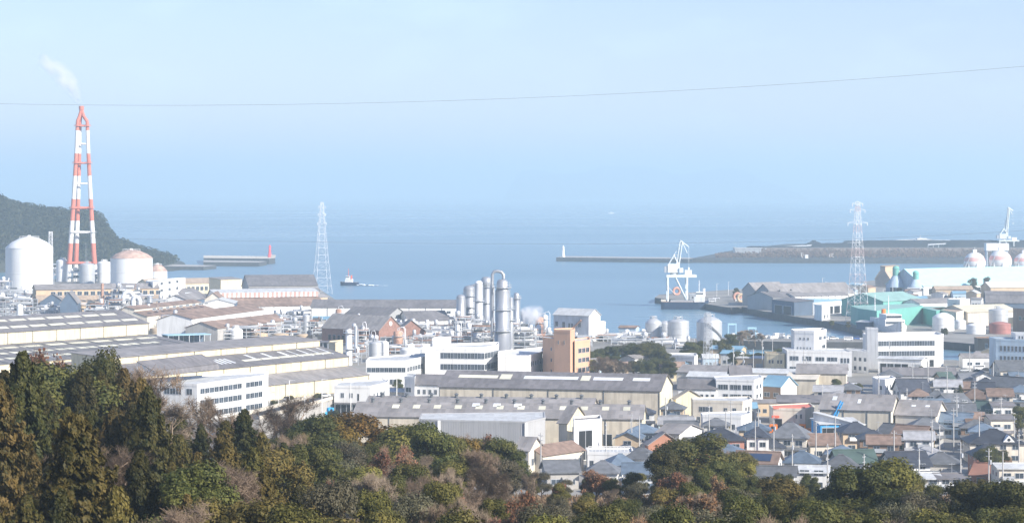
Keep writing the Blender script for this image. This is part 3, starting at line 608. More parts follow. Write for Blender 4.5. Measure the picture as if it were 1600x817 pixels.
# ---------------------------------------------------------------- harbour sheds on the right
hall('warehouse', 'grey dockside warehouse with steep gable next to the crane pier', 'warehouse', (1176,446,1178,445), 13, gable(13,22,9), concrete, slate2, end=greyw) if False else None
def gend(name, label, cat, xl, xr, y, h, d, rise, length, wall, roof, end=None, rz=None, **k):
    """shed whose gable end faces the camera: gable from pixel xl to xr, running away along its depth"""
    p0 = P(xl, y[0], LZ+h); p1 = P(xr, y[1], LZ+h); p0.z = p1.z = LZ
    dv = p1-p0; w = dv.length; a = math.atan2(dv.y, dv.x)
    root = thing(name, label, cat, p0, a+math.pi/2)        # local x runs away from the camera, local y to the left
    prof = [(0,0),(0,h),(-w/2,h+rise),(-w,h),(-w,0)]
    occ_rect(p0.x, p0.y, a+math.pi/2, 0, length, -w, 0)
    MB().xprism(prof, 0, length, 0, 1).build('wall', [wall, end or wall], root)
    for (p, q) in ((prof[1], prof[2]), (prof[3], prof[2])):
        ln = math.hypot(q[0]-p[0], q[1]-p[1]); ux, uw = (q[0]-p[0])/ln, (q[1]-p[1])/ln
        nx, nw = (-uw, ux) if ux > 0 else (uw, -ux)
        MB().xprism([(p[0]-ux*.4+nx*.03, p[1]-uw*.4+nw*.03), (p[0]-ux*.4+nx*.25, p[1]-uw*.4+nw*.25), (q[0]+nx*.25, q[1]+nw*.25), (q[0]+nx*.03, q[1]+nw*.03)], -.4, length+.4).build('roof', roof, root)
    faces = {'G': (0, 0, -math.pi/2, w), 'R': (0, -w, 0, length)}
    windows(root, k.get('win', ()), length, faces)
    return root
gend('warehouse', 'narrow grey gabled dock shed nearest the crane pier', 'warehouse', 1160, 1180, (453,454), 9.5, 0, 4.5, 25, greyw, slate2, end=greyw)
gend('warehouse', 'steep-gabled grey dock warehouse with long roof', 'warehouse', 1178, 1208, (459,461), 8.5, 0, 6, 60, palebeige, slate2, end=greyw, win=[('G',.35,.65,0,5,1,.9,DARKDOOR)])
hall('warehouse', 'very long grey dock warehouse roof below the red-white pylon', 'warehouse', (1205,459,1322,458), 8, [(0,0),(0,8),(24,12.5),(48,8),(48,0)], concrete, slate, vents=[(1,.5,7)])
hall('warehouse', 'second grey dock roof with pale vents behind the blue shed', 'warehouse', (1208,465,1262,463), 7.5, gable(7.5,22,3), greyw, slate, vents=[(1,.85,3)])
hall('warehouse', 'long white-walled dock shed in front of the grey roofs', 'warehouse', (1241,463,1326,461), 8, gable(8,12,1.5), white, slate2, pipes=[(0,8)])
hall('shed', 'dark blue open dock shed', 'shed', (1206,468,1241,472), 7.5, [(0,0),(0,7.5),(12,8.4),(12,0)], navyw, slate, win=[('F',.1,.9,.2,5,2,.9,DARKDOOR)])
block('shed', 'pale blue-roofed long shed on the dock', 'shed', [(1245,468),(1270,473),(1330,469)], 7, 14, M('pale_dock_sheet', (.66,.68,.7)), ltblue, par=.1, win=[(1,.35,.9,.2,4.5,3,.85,DARKDOOR)])
block('shed', 'small white block house on the dock', 'shed', [(1275,477),(1284,478),(1297,476)], 8, 7, white, paler, win=[(1,.2,.8,1,3,2,.4)])
hall('warehouse', 'brown gabled warehouse with raised ridge left of the pale cyan hall', 'warehouse', (1391,436,1412,434.5), 6, [(0,0),(0,6),(4,11.5),(4,15),(8,15.4),(8,11.5),(12,6),(12,0)], tanwall, tanr, end=M('brown_grey_sheet', (.34,.3,.27)))
cy_ = hall('terminal_hall', 'huge white and pale cyan hall with two green vent towers', 'hall', (1443,447.2,1760,439), 6, [(0,0),(0,6),(20,17),(40,6),(40,0)], white, cyanr, end=bluew, win=[('F',.02,.6,.4,4.4,16,.8,DARKDOOR),('L',.1,.45,.4,4,2,.85,DARKDOOR),('L',.6,.9,.4,4,2,.85,DARKDOOR)])  # end wall's bluish shade is put into its pale blue colour
for v, hh, w in ((26,18.2,6.4), (5,15.6,5.6)):
    sk = MB().lathe([(w*1.0,4.5),(w*.7,hh*.5),(w*.36,hh*.68)], 10, (-2.5,v,0)).build('vent_skirt', bluew, cy_)
    MB().lathe([(w*.36,hh*.66),(w*.36,hh*.93)], 14, (-2.5,v,0)).build('vent_shaft', tealw, sk); MB().lathe([(w*.4,hh*.93),(w*.32,hh*1.0),(w*.15,hh*1.04),(0,hh*1.05)], 14, (-2.5,v,0)).build('vent_dome', tealw, sk)
block('warehouse', 'teal sheet warehouse with pale green roof by the channel', 'warehouse', [(1341,482),(1370,486),(1442,478)], 9, 26, tealw, tealr, par=.12)
hall('warehouse', 'teal-roofed warehouse behind the nearest teal warehouse', 'warehouse', (1380,471,1442,468), 9, gable(9,30,4), tealw, tealr)
block('warehouse', 'dark teal-sided low shed with green roof right of the teal warehouse', 'warehouse', [(1441,481),(1463,486),(1482,481)], 8, 16, tealw, tealr, par=.1)
block('warehouse', 'cream-fronted shed with brown roof right of the green roofs', 'warehouse', [(1462,483),(1494,488),(1524,480)], 8, 14, palebeige, tanr, par=.1, win=[(1,.3,.7,.1,4,1,.8,DOOR)])
hall('warehouse', 'long white-walled building behind the green roofs', 'warehouse', (1437,474,1500,472), 8, gable(8,14,2), white, slate2, win=[('F',.05,.95,3,5,10,.4)])
block('office_building', 'small white office cube with black round window behind the cream-fronted shed', 'office', [(1485,469),(1500,470),(1515,468)], 11, 9, white, paler, win=[(0,.25,.6,7.5,9.4,1,.7),(1,.15,.85,2,4,2,.4)])
hall('warehouse', 'cream-roofed long warehouse at the right of the harbour', 'warehouse', (1512,488,1590,486), 7, gable(7,26,3), palebeige, M('cream_roof', (.66,.6,.45), streak=.2))
b_ = hall('barrel_hall', 'dark barrel-vaulted hall at the right edge of the harbour', 'hall', (1541,473,1680,474), 7, [(0,0),(0,7),(5,11),(12,13),(19,11),(24,7),(24,0)], navyw, slate, end=navyw)
hall('warehouse', 'white sheds with brown fronts along the right waterfront', 'warehouse', (1548,449,1660,448), 8, gable(8,16,3), tanwall, white)
hall('shed', 'tan shed half hidden behind the palms at the right harbour', 'shed', (1462,452,1520,452), 6, gable(6,12,2), tanwall, tanr, win=[('F',.05,.95,.5,3.4,6,.6,DARKDOOR)])
block('shed', 'dark brown box shed at the right edge behind the grey tank', 'shed', [(1589,484),(1612,486)], 11, 9, brownw, slate, win=[(0,.1,.9,6,8,3,.6)])
block('house', 'low tan house on the channel mole', 'house', [(1528,530),(1546,531),(1556,529)], 5, 8, brownw, tile_brown, win=[(0,.6,.9,1.4,3.4,1,.8,WIN3)])
hall('jetty_shed', 'blue-grey jetty roof on piles in the channel', 'jetty shed', (1523,552,1558,553), 3.5, gable(3.5,9,.6), navyw, slate2)
hall('jetty_shed', 'grey jetty roof on piles near the teal warehouse', 'jetty shed', (1338,503,1358,504), 3.5, gable(3.5,9,.6), navyw, paler)
# ---------------------------------------------------------------- tanks
def tank(label, x, yb, ytop, rpx, dome, mat=tankw, topm=None, rail=True, stair=False, name='storage_tank', rings=1):
    p = P(x, yb); k = F/p.y; r = rpx/k; h = (yb-ytop)/k
    t = thing(name, label, 'tank', (p.x, p.y+r, LZ))
    MB().lathe([(r,0),(r,h)], 28).build('shell', mat, t); occ_rect(p.x, p.y+r, 0, -r, r, -r, r)
    MB().lathe([(r*1.01,h-.1),(r*1.01,h+.08),(r*.75,h+dome*.5),(r*.4,h+dome*.87),(r*.1,h+dome),(0,h+dome)], 28).build('tank_roof', topm or mat, t)
    for i in range(rings): MB().lathe([(r,h*(i+1)/(rings+1)-.12),(r+.14,h*(i+1)/(rings+1)-.1),(r+.14,h*(i+1)/(rings+1)+.1),(r,h*(i+1)/(rings+1)+.12)], 28).build('stiffening_ring', mat, t)
    if rail:
        b = MB(); q = r*.42; z = h+dome*.86
        for i in range(10):
            a = 2*math.pi*i/10; b.cyl((q*math.cos(a),q*math.sin(a),z-.4),(q*math.cos(a),q*math.sin(a),z+1.3),.09,.09,4)
        b.tube([(q*math.cos(2*math.pi*i/20),q*math.sin(2*math.pi*i/20),z+1.25) for i in range(21)], .09, 4).box(-.8,.8,-.8,.8,h+dome-.3,h+dome+1.1)
        b.build('railing', mat, t)
    if stair:
        b = MB(); n = 26
        pts = [((r+.5)*math.cos(a),(r+.5)*math.sin(a),h*s) for s, a in ((i/n, -2.0+1.9*(1-i/n)*1.0+.2) for i in range(n+1))]
        b.tube(pts, .45, 4); b.build('spiral_stair', greyw, t)
    return t
tank('huge white domed gas tank at the left edge', 38, 466, 388, 37, 7.2)
tank('wide white tank with rusty dome behind the tan-roofed hall', 200, 447, 404, 33, 6, topm=tanktop)
tank('small white tank right behind the chimney foot', 161, 442, 411, 11, 1.5)
tank('grey-white tank between the chimney legs', 134, 443, 414, 12, 1.5, mat=tankg)
tank('pinkish low dome tank by the left inlet', 244, 443, 424, 15, 5, topm=tanktop)
tank('bright white tank with tower beside the huge gas tank', 96, 440, 408, 10, 1.5)
tank('silver shore tank left of three, right of the shore building', 1022, 530, 505, 13, 2.2, mat=tankg)
tank('dark grey tank tucked behind the shore tanks', 1040, 526, 506, 10, 1.5, mat=tankg, rail=False)
t_ = tank('large silver shore tank with railed platform on top', 1061, 532, 503, 17, 1.2, mat=tankg, rings=2)
tank('largest silver tank with spiral stair behind the lattice mast', 1110, 540, 504, 20, 2.6, mat=tankg, stair=True, rings=2)
tank('white tank with low cone roof at the right harbour', 1477, 517, 497, 17, 2.5, rail=False)
tank('white tank right of the cone-roofed tank', 1502, 514, 502, 9, 1, rail=False)
tank('broad white tank in front of the grey gas tank', 1528, 522, 509, 15, 1, rail=False)
tank('tall grey gas tank by the right edge', 1563, 512, 485, 15, .8, mat=tankg, rings=3)
tank('low red-brown tank below the tall grey tank', 1566, 522, 507, 17, 1.2, mat=M('red_brown_paint', (.34,.15,.13), var=.2), rail=False)
for x, yb, yt, r, l in ((586,566,537,10,'grey tank left of the clipped trees'),(601,564,536,6,'slim pale tank beside the grey tank'),(640,566,547,16,'broad white tank behind the low office'),(663,563,546,14,'white tank tucked behind the low office corner'),(449,524,511,9,'small white tank among the cream round tanks'),(478,524,494,5.5,'slim grey tower tank in the left works'),(368,532,516,10,'pale tank beside the blue crane frame'),(340,530,515,8,'low pale tank near the blue canopies'),(555,500,489,12,'pale round tank before the long white warehouse'),(516,498,489,9,'small pale tank by the dark gabled warehouse'),(880,534,527,9,'low pale tank among shore pipes'),(968,536,529,12,'low white tank in front of the shore pipes'),(30,506,478,5,'slim pale tank beside the left cooling racks'),(76,498,486,7,'pale tank with rusty cap in the left works')):
    tank(l, x, yb, yt, r, 1.0, mat=tankw if 'pale' in l or 'white' in l else tankg, rail=r > 9)
for i, (x, y) in enumerate(((404,530),(437,531),(474,532),(508,533),(245,522),(283,520))):
    tank('low cream round tank', x, y, y-8, 13, .6, mat=tanwall, rail=False)
vr = random.Random(21)
for i in range(46):
    x, y = (vr.uniform(560, 855), vr.uniform(512, 548)) if i < 20 else (vr.uniform(300, 540), vr.uniform(505, 534)) if i < 34 else (vr.uniform(60, 270), vr.uniform(488, 506))
    p = P(x, y); r = vr.uniform(.9, 2.0); h = vr.uniform(4, 10)
    if not occ_rect(p.x, p.y, 0, -r, r, -r, r, False, .3): continue
    occ_rect(p.x, p.y, 0, -r, r, -r, r)
    kd = vr.choice(['silver', 'white', 'rusty']); m = {'silver': steel, 'white': pipew, 'rusty': rustp}[kd]
    t = thing('reactor_vessel', 'upright %s process vessel in the %s' % (kd, 'chemical plant' if i < 20 else 'works by the brick hall' if i < 34 else 'left works'), 'vessel', p)
    MB().lathe([(r*.5,0),(r*.5,1),(r,1.6),(r,h-.6),(r*.7,h-.15),(0,h)], 14).build('shell', m, t)
    MB().tube([(0,0,h-.1),(0,0,h+1.2),(r*1.2,0,h+1.6),(r*1.6,0,h+.6),(r*1.6,0,.3)], .16, 6).build('outlet_pipe', pipew, t)
    MB().lathe([(r,h*.7),(r+.8,h*.7),(r+.8,h*.7+.15),(r,h*.7+.15)], 12).build('platform', galv, t)
# ---------------------------------------------------------------- sphere tanks
for i, (x, y, r) in enumerate(((1523,411,17),(1563,409,18),(1600,411,16))):
    Y = 1830; k = F/Y; rr = r/k; zc = CAMZ-(y-HZ)/k
    t = thing('sphere_tank', 'white sphere tank with pink band', 'tank', ((x-800)/k, Y, LZ))
    b = MB()
    for j in range(8):
        a = math.pi*2*j/8; b = MB().cyl((rr*math.cos(a)*.98, rr*math.sin(a)*.98, 0), (rr*math.cos(a)*.98, rr*math.sin(a)*.98, zc-LZ), .5, .5, 6); b.build('leg', tankw, t)
    def band(z0, z1, m, nm):
        pr = [(math.sqrt(max(0, rr*rr-z*z)), zc-LZ+z) for z in [z0+(z1-z0)*q/6 for q in range(7)]]; MB().lathe(pr, 28).build(nm, m, t)
    band(-rr, rr*.18, tankw, 'shell'); band(rr*.18, rr*.52, M('pale_pink_paint', (.75,.42,.38)), 'painted_band'); band(rr*.52, rr, tankw, 'crown_plate')
    MB().box(-1.5,1.5,-1.5,1.5,zc-LZ+rr-.2,zc-LZ+rr+2).cyl((0,0,zc-LZ+rr),(0,0,zc-LZ+rr+4),.15,.15,5).build('top_platform', tankw, t)
    MB().tube([(-rr*1.5,-rr*.4,0),(-rr*.6,-rr*.7,zc-LZ+rr*.5)], .5, 4).build('stair', galv, t)
# ---------------------------------------------------------------- columns of the chemical plant
def column(label, x, yb, yt, rpx, rings=(), head=None, mat=steel, yd=None, cat='column', platform=True):
    p = P(x, yb); k = F/p.y; r = rpx/k; h = (yb-yt)/k
    t = thing('distillation_column', label, cat, (p.x, p.y, LZ))
    hz_ = h if head is None else h-head[0]/k
    MB().lathe([(r*1.05,0),(r*1.05,1.2),(r,1.2),(r,hz_)], 22).build('shell', mat, t)
    if head:
        r2 = head[1]/k; MB().lathe([(r,hz_),(r2,hz_+1),(r2,h-r2*.5),(r2*.7,h-r2*.12),(0,h)], 22).build('head', mat, t)
    else: MB().lathe([(r,hz_),(r*.8,hz_+r*.4),(0,hz_+r*.6)], 22).build('head', mat, t)
    for yr in rings:
        z = (yb-yr)/k; b = MB().lathe([(r,z-.15),(r+1.0,z-.15),(r+1.0,z+.1),(r,z+.1)], 18)
        for i in range(9):
            a = 2*math.pi*i/9; b.cyl(((r+.95)*math.cos(a),(r+.95)*math.sin(a),z),((r+.95)*math.cos(a),(r+.95)*math.sin(a),z+1.1),.05,.05,4)
        b.tube([((r+.95)*math.cos(2*math.pi*i/14),(r+.95)*math.sin(2*math.pi*i/14),z+1.1) for i in range(15)], .06, 4)
        b.build('platform', galv, t)
    b = MB(); z = 1
    while z < h-1.5: b.box(r+.05,r+.55,-.3,.3,z,z+.12); z += .5
    b.box(r+.0,r+.12,-.35,-.28,1,h-1).box(r+.0,r+.12,.28,.35,1,h-1).build('ladder', galv, t)
    return t, k
column('plain grey silver column at the left of the column group', 720, 522, 464, 7)
t, k = column('ringed silver column second from left in the group', 733, 520, 451, 9, rings=(462,480,489,497))
MB().tube([(0,0,18),(0,0,21.6),(1,0,23),(3,0,23.6),(5,0,22.6),(5.6,0,20),(5.6,0,3)], .75, 8).build('overhead_pipe', steel, t)
column('slim white column wrapped in pinkish pipework', 748, 522, 442, 6, mat=pipew, rings=(470,500))
t, k = column('silver column with wide drum head behind the tallest one', 760, 518, 432, 6, rings=(448,473), head=(16,8.2))
column('slim white column beside the drum-headed column', 769, 520, 447, 3.4, mat=pipew)
t, k = column('tallest and thickest silver column with three platforms', 785, 552, 436, 11, rings=(449,484,517), head=(18,9))
MB().tube([(.5,0,32),(.5,0,33.8),(-.4,0,35),(-2,0,35.4),(-3.6,0,35.2),(-4.3,0,34),(-4.4,0,31),(-4.4,0,8)], .7, 8).build('overhead_pipe', steel, t)
column('slim silver column right of the tallest one', 798, 548, 466, 3.6, rings=(482,500))
column('slender silver column with small cap beside the steam', 807, 530, 457, 4.6, rings=(466,), head=(9,4.2))
column('short silver stack giving off white steam', 817, 526, 488, 4)
column('pale silver stack rising behind the cream box tower', 545, 570, 517, 5, rings=(520,545), mat=pipew)
column('slim stack beside the pale silver stack', 556, 566, 510, 2.4, mat=galv)
column('slim rusty stack in the left pipe cluster', 160, 502, 444, 2.4, mat=rustp)
column('silver stack in the left pipe cluster', 187, 500, 442, 3, rings=(450,), mat=steel)
column('short silver vessel above the blue canopy', 234, 506, 464, 4, rings=(472,), mat=steel)
MB_ = None
# ---------------------------------------------------------------- pipe racks and process frames
def frame(label, x, y, wpx, hpx, levels, d=8, rust=.3, seed=0, name='pipe_rack'):
    rnd = random.Random(seed*13+int(x)); p = P(x, y); k = F/p.y; w = wpx/k; h = hpx/k
    t = thing(name, label, 'pipe rack', (p.x, p.y, LZ), rnd.uniform(-.12, .12))
    nb = max(2, int(w/5)); occ_rect(p.x, p.y, 0, -w/2, w/2, 0, d)
    for i in range(nb+1):
        for yy in (0, d):
            X = -w/2+w*i/nb; put(POST, 'post', t, (X, yy, 0), 0, (1,1,h*(1 if rnd.random() < .7 else .8)))
    for l in range(1, levels+1):
        z = h*l/levels
        MB().box(-w/2-.2,w/2+.2,-.12,.12,z-.35,z-.05).build('beam', galv, t); MB().box(-w/2-.2,w/2+.2,d-.12,d+.12,z-.35,z-.05).build('beam', galv, t)
        if rnd.random() < .5: MB().box(-w/2,w/2*rnd.uniform(.2,1),.2,d-.2,z-.04,z+.06).build('deck', rnd.choice([galv, rustp, concrete]), t)
        for j in range(rnd.randint(2,4)):
            yy = rnd.uniform(.3, d-.3); r = rnd.choice([.14,.2,.3,.42])
            a, c = -w/2+rnd.uniform(0,.25)*w, w/2-rnd.uniform(0,.25)*w
            pts = [(a,yy,z-rnd.uniform(1,2.4)),(a,yy,z+r+.05),(c,yy,z+r+.05)]
            if rnd.random() < .6: pts += [(c,yy,z+rnd.uniform(1,2.5))]
            MB().tube(pts, r, 6).build('pipe', rustp if rnd.random() < rust else pipew, t)
        if rnd.random() < .8:
            X = rnd.uniform(-w*.4, w*.4); r = rnd.uniform(.7, 1.2)
            MB().lathe([(0,z),(r,z+.3),(r,z+2.6),(r*.6,z+3),(0,z+3.1)], 12, (X, d*.4, 0)).build('vessel', rnd.choice([steel, pipew, tankg]), t)
        if rnd.random() < .5:
            X = rnd.uniform(-w*.3, w*.3); MB().cyl((X-2,d*.3,z+1),(X+2,d*.3,z+1),.8,.8,12).build('heat_exchanger', rnd.choice([steel, pipew, darksteel]), t)
    return t
POST = MB().box(-.16,.16,-.16,.16,0,1).mesh('post', [galv])
fr = [(610,522,50,18,2),(640,525,40,16,2),(668,527,46,17,3),(690,520,40,22,3),(712,530,40,20,3),(738,524,34,18,3),(742,540,44,24,3),(765,536,30,24,3),(705,543,60,16,2),(660,540,50,14,2),(625,538,60,12,2),
      (808,545,30,22,3),(826,540,30,22,3),(838,545,36,20,2),(815,530,24,18,2),(560,540,36,24,3),(575,524,44,16,2),(535,528,30,20,3),(590,545,40,10,2),(560,558,26,20,3),
      (640,552,90,10,2),(700,512,46,12,2),(750,512,30,14,2),(742,530,36,30,4),(772,540,22,34,4),(802,546,22,40,5),(727,536,30,40,5),(755,545,36,34,4),(820,548,36,30,4),(690,536,44,26,4),(650,532,44,24,3),(618,530,44,20,3),(582,532,36,24,3),(555,528,34,28,4),(525,520,30,20,3),(485,524,34,22,3),(455,526,30,20,3),(420,528,40,18,3),(385,530,44,18,3),(350,532,44,16,3),(315,526,44,20,3),(285,522,36,22,3),(262,520,28,26,4),(300,512,40,14,2),(470,500,40,14,2),(420,506,40,12,2),(130,500,44,24,3),(100,502,44,22,3),(70,504,44,24,4),(30,504,44,36,6),(150,506,36,30,4),(5,500,40,34,6),
      (545,570,30,16,3),(508,525,40,12,2),(430,520,50,16,3),(462,512,30,16,2),(400,508,40,9,2),(440,500,60,8,2),
      (170,502,30,42,5),(192,503,34,52,6),(208,500,26,42,5),(225,503,26,40,5),(242,506,30,36,4),(182,506,26,36,4),(235,512,24,28,4),(252,508,24,22,3),(265,515,20,18,3),(145,486,40,14,2),(120,492,40,14,2),(275,505,22,14,2),(98,488,34,12,2),
      (880,532,60,10,2),(920,534,60,10,2),(960,533,60,9,2),(1000,530,50,10,2),(985,538,60,9,2),(900,542,50,10,2),(1035,540,40,10,2),(1075,545,40,9,2),
      (20,480,50,26,5),(50,496,60,34,6),(95,437,34,24,3),(118,442,26,16,2),(150,441,24,16,3),(70,446,22,20,3),(5,470,20,30,4),(285,475,30,9,2),(1500,450,30,14,2),(1532,452,34,16,3),(1580,456,40,14,2),(1420,455,50,8,1),(1460,458,40,8,1)]
for i, (x, y, w, h, l) in enumerate(fr):
    area = ('left works' if x < 330 else 'works by the brick hall' if x < 620 else 'chemical plant by the silver columns' if x < 850 else 'shore pipe field' if x < 1100 else 'right harbour')
    frame('%s pipe-laden steel frame in the %s' % ('tall' if h > 20 else 'low', area), x, y, w, h, l, seed=i, rust=.35 if 540 < x < 720 else .2)
# big bent ducts of the left pipe cluster
for i, (x, y, h, w) in enumerate(((205,504,48,12),(216,506,42,8),(196,500,46,8))):
    p = P(x, y); k = F/p.y
    tag(MB().tube([(-w/k,0,0),(-w/k,0,h/k-2),(-w/k*.8,0,h/k-.6),(-w/k*.4,0,h/k),(0,0,h/k-.3),(w/k*.3,0,h/k-2),(w/k*.35,0,0)], 1.2, 10).build('bent_duct', pipew, None, (p.x, p.y, LZ)), 'thick white bent duct in the left pipe cluster', 'duct')
# red and white pipe-bridge by the shore, light blue canopies
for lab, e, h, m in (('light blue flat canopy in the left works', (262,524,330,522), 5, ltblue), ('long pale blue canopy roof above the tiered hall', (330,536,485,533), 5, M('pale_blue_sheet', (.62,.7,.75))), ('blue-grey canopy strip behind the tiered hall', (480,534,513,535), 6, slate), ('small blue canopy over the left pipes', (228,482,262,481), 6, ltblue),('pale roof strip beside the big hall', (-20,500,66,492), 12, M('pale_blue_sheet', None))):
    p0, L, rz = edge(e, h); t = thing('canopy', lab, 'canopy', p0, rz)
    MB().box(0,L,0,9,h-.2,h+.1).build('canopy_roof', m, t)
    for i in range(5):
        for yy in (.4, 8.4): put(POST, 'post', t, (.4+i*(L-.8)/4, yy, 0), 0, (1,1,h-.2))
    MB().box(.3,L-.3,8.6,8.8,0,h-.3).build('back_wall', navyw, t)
# ---------------------------------------------------------------- chimney
p = P(128, 440); k = F/p.y
chred = M('chimney_red', (.62,.19,.13), var=.12, streak=.25, dirt=(.3,.2,.17))
ch = thing('chimney', 'tall red and white three-legged chimney with crossbeams', 'chimney', (p.x, p.y, LZ))
def cz(y): return (440-y)/k
bands = [(440,413,0),(413,380,1),(380,345,0),(345,311,1),(311,275,0),(275,240,1),(240,204,0),(204,190,1)]
legs = [((-21,-4),(-6.6,-2)),((-13,14),(-4.2,6)),((21,2),(8.2,1))]
def legpt(l, y):
    s = (440-y)/(440-190); e = 1-(1-s)**1.25
    (bx, by), (tx, ty) = l; return Vector(((bx+(tx-bx)*e)/k, (by+(ty-by)*e)/k, cz(y)))
for l in legs:
    for y0, y1, c in bands:
        n = 3; pts = [legpt(l, y0+(y1-y0)*i/n) for i in range(n+1)]
        rr = [(4.0-1.3*(440-(y0+(y1-y0)*i/n))/250)/k for i in range(n+1)]
        MB().tube(pts, rr, 14).build('flue', chred if c else white, ch)
    MB().tube([legpt(l,190), legpt(l,190)*.4+Vector((-1.5/k,1/k,cz(176)))*.6, Vector((-1.0/k,1/k,cz(170)))], [2.7/k,2.6/k,2.3/k], 12).build('flue_tip', chred, ch)
MB().cyl((-1/k,1/k,cz(172)),(-1/k,1/k,cz(166)),3.9/k,4.1/k,16).build('mouth_ring', chred, ch)
for y in (197, 225, 255, 287, 325, 363, 411):
    q = [legpt(l, y) for l in legs]; c = 1 if any(y1 <= y <= y0 and cc for y0, y1, cc in bands) else 0
    b = MB()
    for i in range(3): b.cyl(q[i], q[(i+1)%3], (1.9 if y > 300 else 1.3)/k, n=8)
    b.build('crossbeam', chred if c else white, ch)
    if y in (197, 255, 325, 363, 411):
        b = MB()
        for i in range(3):
            a = q[i]; b.lathe([(5.8/k,a.z-.2),(5.8/k,a.z+.1),(3/k,a.z+.1)], 14, (a.x,a.y,0)); b.lathe([(5.7/k,a.z+1),(5.8/k,a.z+1.2)], 14, (a.x,a.y,0))
        b.build('platform', fadedred if c else galv, ch)
b = MB(); 
for i in range(60): b.box(.2,.9,0,.1,i*.7,i*.7+.1)
q = legpt(legs[1], 400)
MB().box(-.5,-.4,-.05,.05,0,cz(380)).box(.4,.5,-.05,.05,0,cz(380)).build('ladder', galv, ch, (3.5, -1, 0))
# latticed mast next to the gas tank
def lattice(name, label, cat, x, yb, yt, wb, wt, levels, mats, arms=(), yoff=0, rad=.22, group=None):
    p = P(x, yb); k = F/p.y; h = (yb-yt)/k; t = thing(name, label, cat, (p.x, p.y+yoff, LZ), .35)
    def wid(z): return (wb+(wt-wb)*(z/h)**.85)/k/2
    cs = [(-1,-1),(1,-1),(1,1),(-1,1)]
    zs = [h*(1-(1-i/levels)**1.25) for i in range(levels+1)]
    for cx, cy in cs:
        for i in range(levels):
            z0, z1 = zs[i], zs[i+1]; MB().cyl((cx*wid(z0),cy*wid(z0),z0),(cx*wid(z1),cy*wid(z1),z1),rad,n=5).build('leg', mats[i%len(mats)], t)
    for i in range(levels):
        z0, z1 = zs[i], zs[i+1]; b = MB(); w0, w1 = wid(z0), wid(z1)
        for j in range(4):
            a, c = cs[j], cs[(j+1)%4]
            b.cyl((a[0]*w1,a[1]*w1,z1),(c[0]*w1,c[1]*w1,z1),rad*.6,n=4); b.cyl((a[0]*w0,a[1]*w0,z0),(c[0]*w1,c[1]*w1,z1),rad*.5,n=4); b.cyl((c[0]*w0,c[1]*w0,z0),(a[0]*w1,a[1]*w1,z1),rad*.5,n=4)
        b.build('bracing', mats[i%len(mats)], t)
    for y, hw in arms:
        z = (yb-y)/k; w = hw/k
        b = MB()
        for s in (-1,1): b.cyl((0,0,z+1.2),(s*w,0,z),rad*.6,n=4); b.cyl((0,0,z-.6),(s*w,0,z),rad*.6,n=4); b.cyl((s*w,0,z),(s*w,0,z-1.6),.2,n=5)
        b.build('crossarm', mats[0], t)
    return t
pylonw = M('pylon_white', (.75,.75,.75)); pylonr = M('pylon_faded_pink', (.66,.52,.5))
lattice('pylon', 'pale steel transmission tower rising from the left waterfront', 'pylon', 503, 459, 316, 27, 3.5, 14, [pylonw], rad=.1, arms=[(322,5),(334,6),(348,7)])
lattice('pylon', 'pinkish red-white transmission tower above the right dock', 'pylon', 1340, 503, 316, 28, 5, 15, [pylonw, pylonr, pylonw], rad=.105, arms=[(318,9),(328,13),(348,17)])
lattice('radio_mast', 'grey lattice mast in front of the largest silver tank', 'mast', 1106, 578, 488, 13, 7, 12, [galv], rad=.085)
lattice('lattice_tower', 'thin white lattice tower beside the huge gas tank', 'mast', 79, 445, 362, 5.5, 5, 14, [pylonw], rad=.18)
# ---------------------------------------------------------------- lighthouses
p = P(421.5, 402, 4); k = F/p.y
t = thing('lighthouse', 'slim red lighthouse at the end of the pale breakwater', 'lighthouse', (p.x, p.y, 4))
MB().lathe([(3.2/k,0),(3.2/k,3),(2.2/k,3),(1.7/k,16/k)], 12).build('tower', M('lighthouse_red', (.75,.1,.12)), t); MB().lathe([(2.6/k,16/k),(2.6/k,16.6/k),(1.4/k,16.8/k),(1.4/k,18.5/k),(.1,19.5/k)], 12).build('lantern', M('lighthouse_red', None), t)
MB().box(2/k,9/k,-2,2,0,2.6).build('base', concrete, t)
p = P(880, 401.5, 2.6); k = F/p.y
t = thing('lighthouse', 'slim white lighthouse at the end of the long breakwater', 'lighthouse', (p.x, p.y, 2.6))
MB().lathe([(2.9/k,0),(2.9/k,2),(2.2/k,2),(1.8/k,14/k)], 12).build('tower', white, t); MB().lathe([(2.5/k,14/k),(2.5/k,14.6/k),(1.5/k,14.8/k),(1.5/k,16.5/k),(.1,18/k)], 12).build('lantern', white, t)
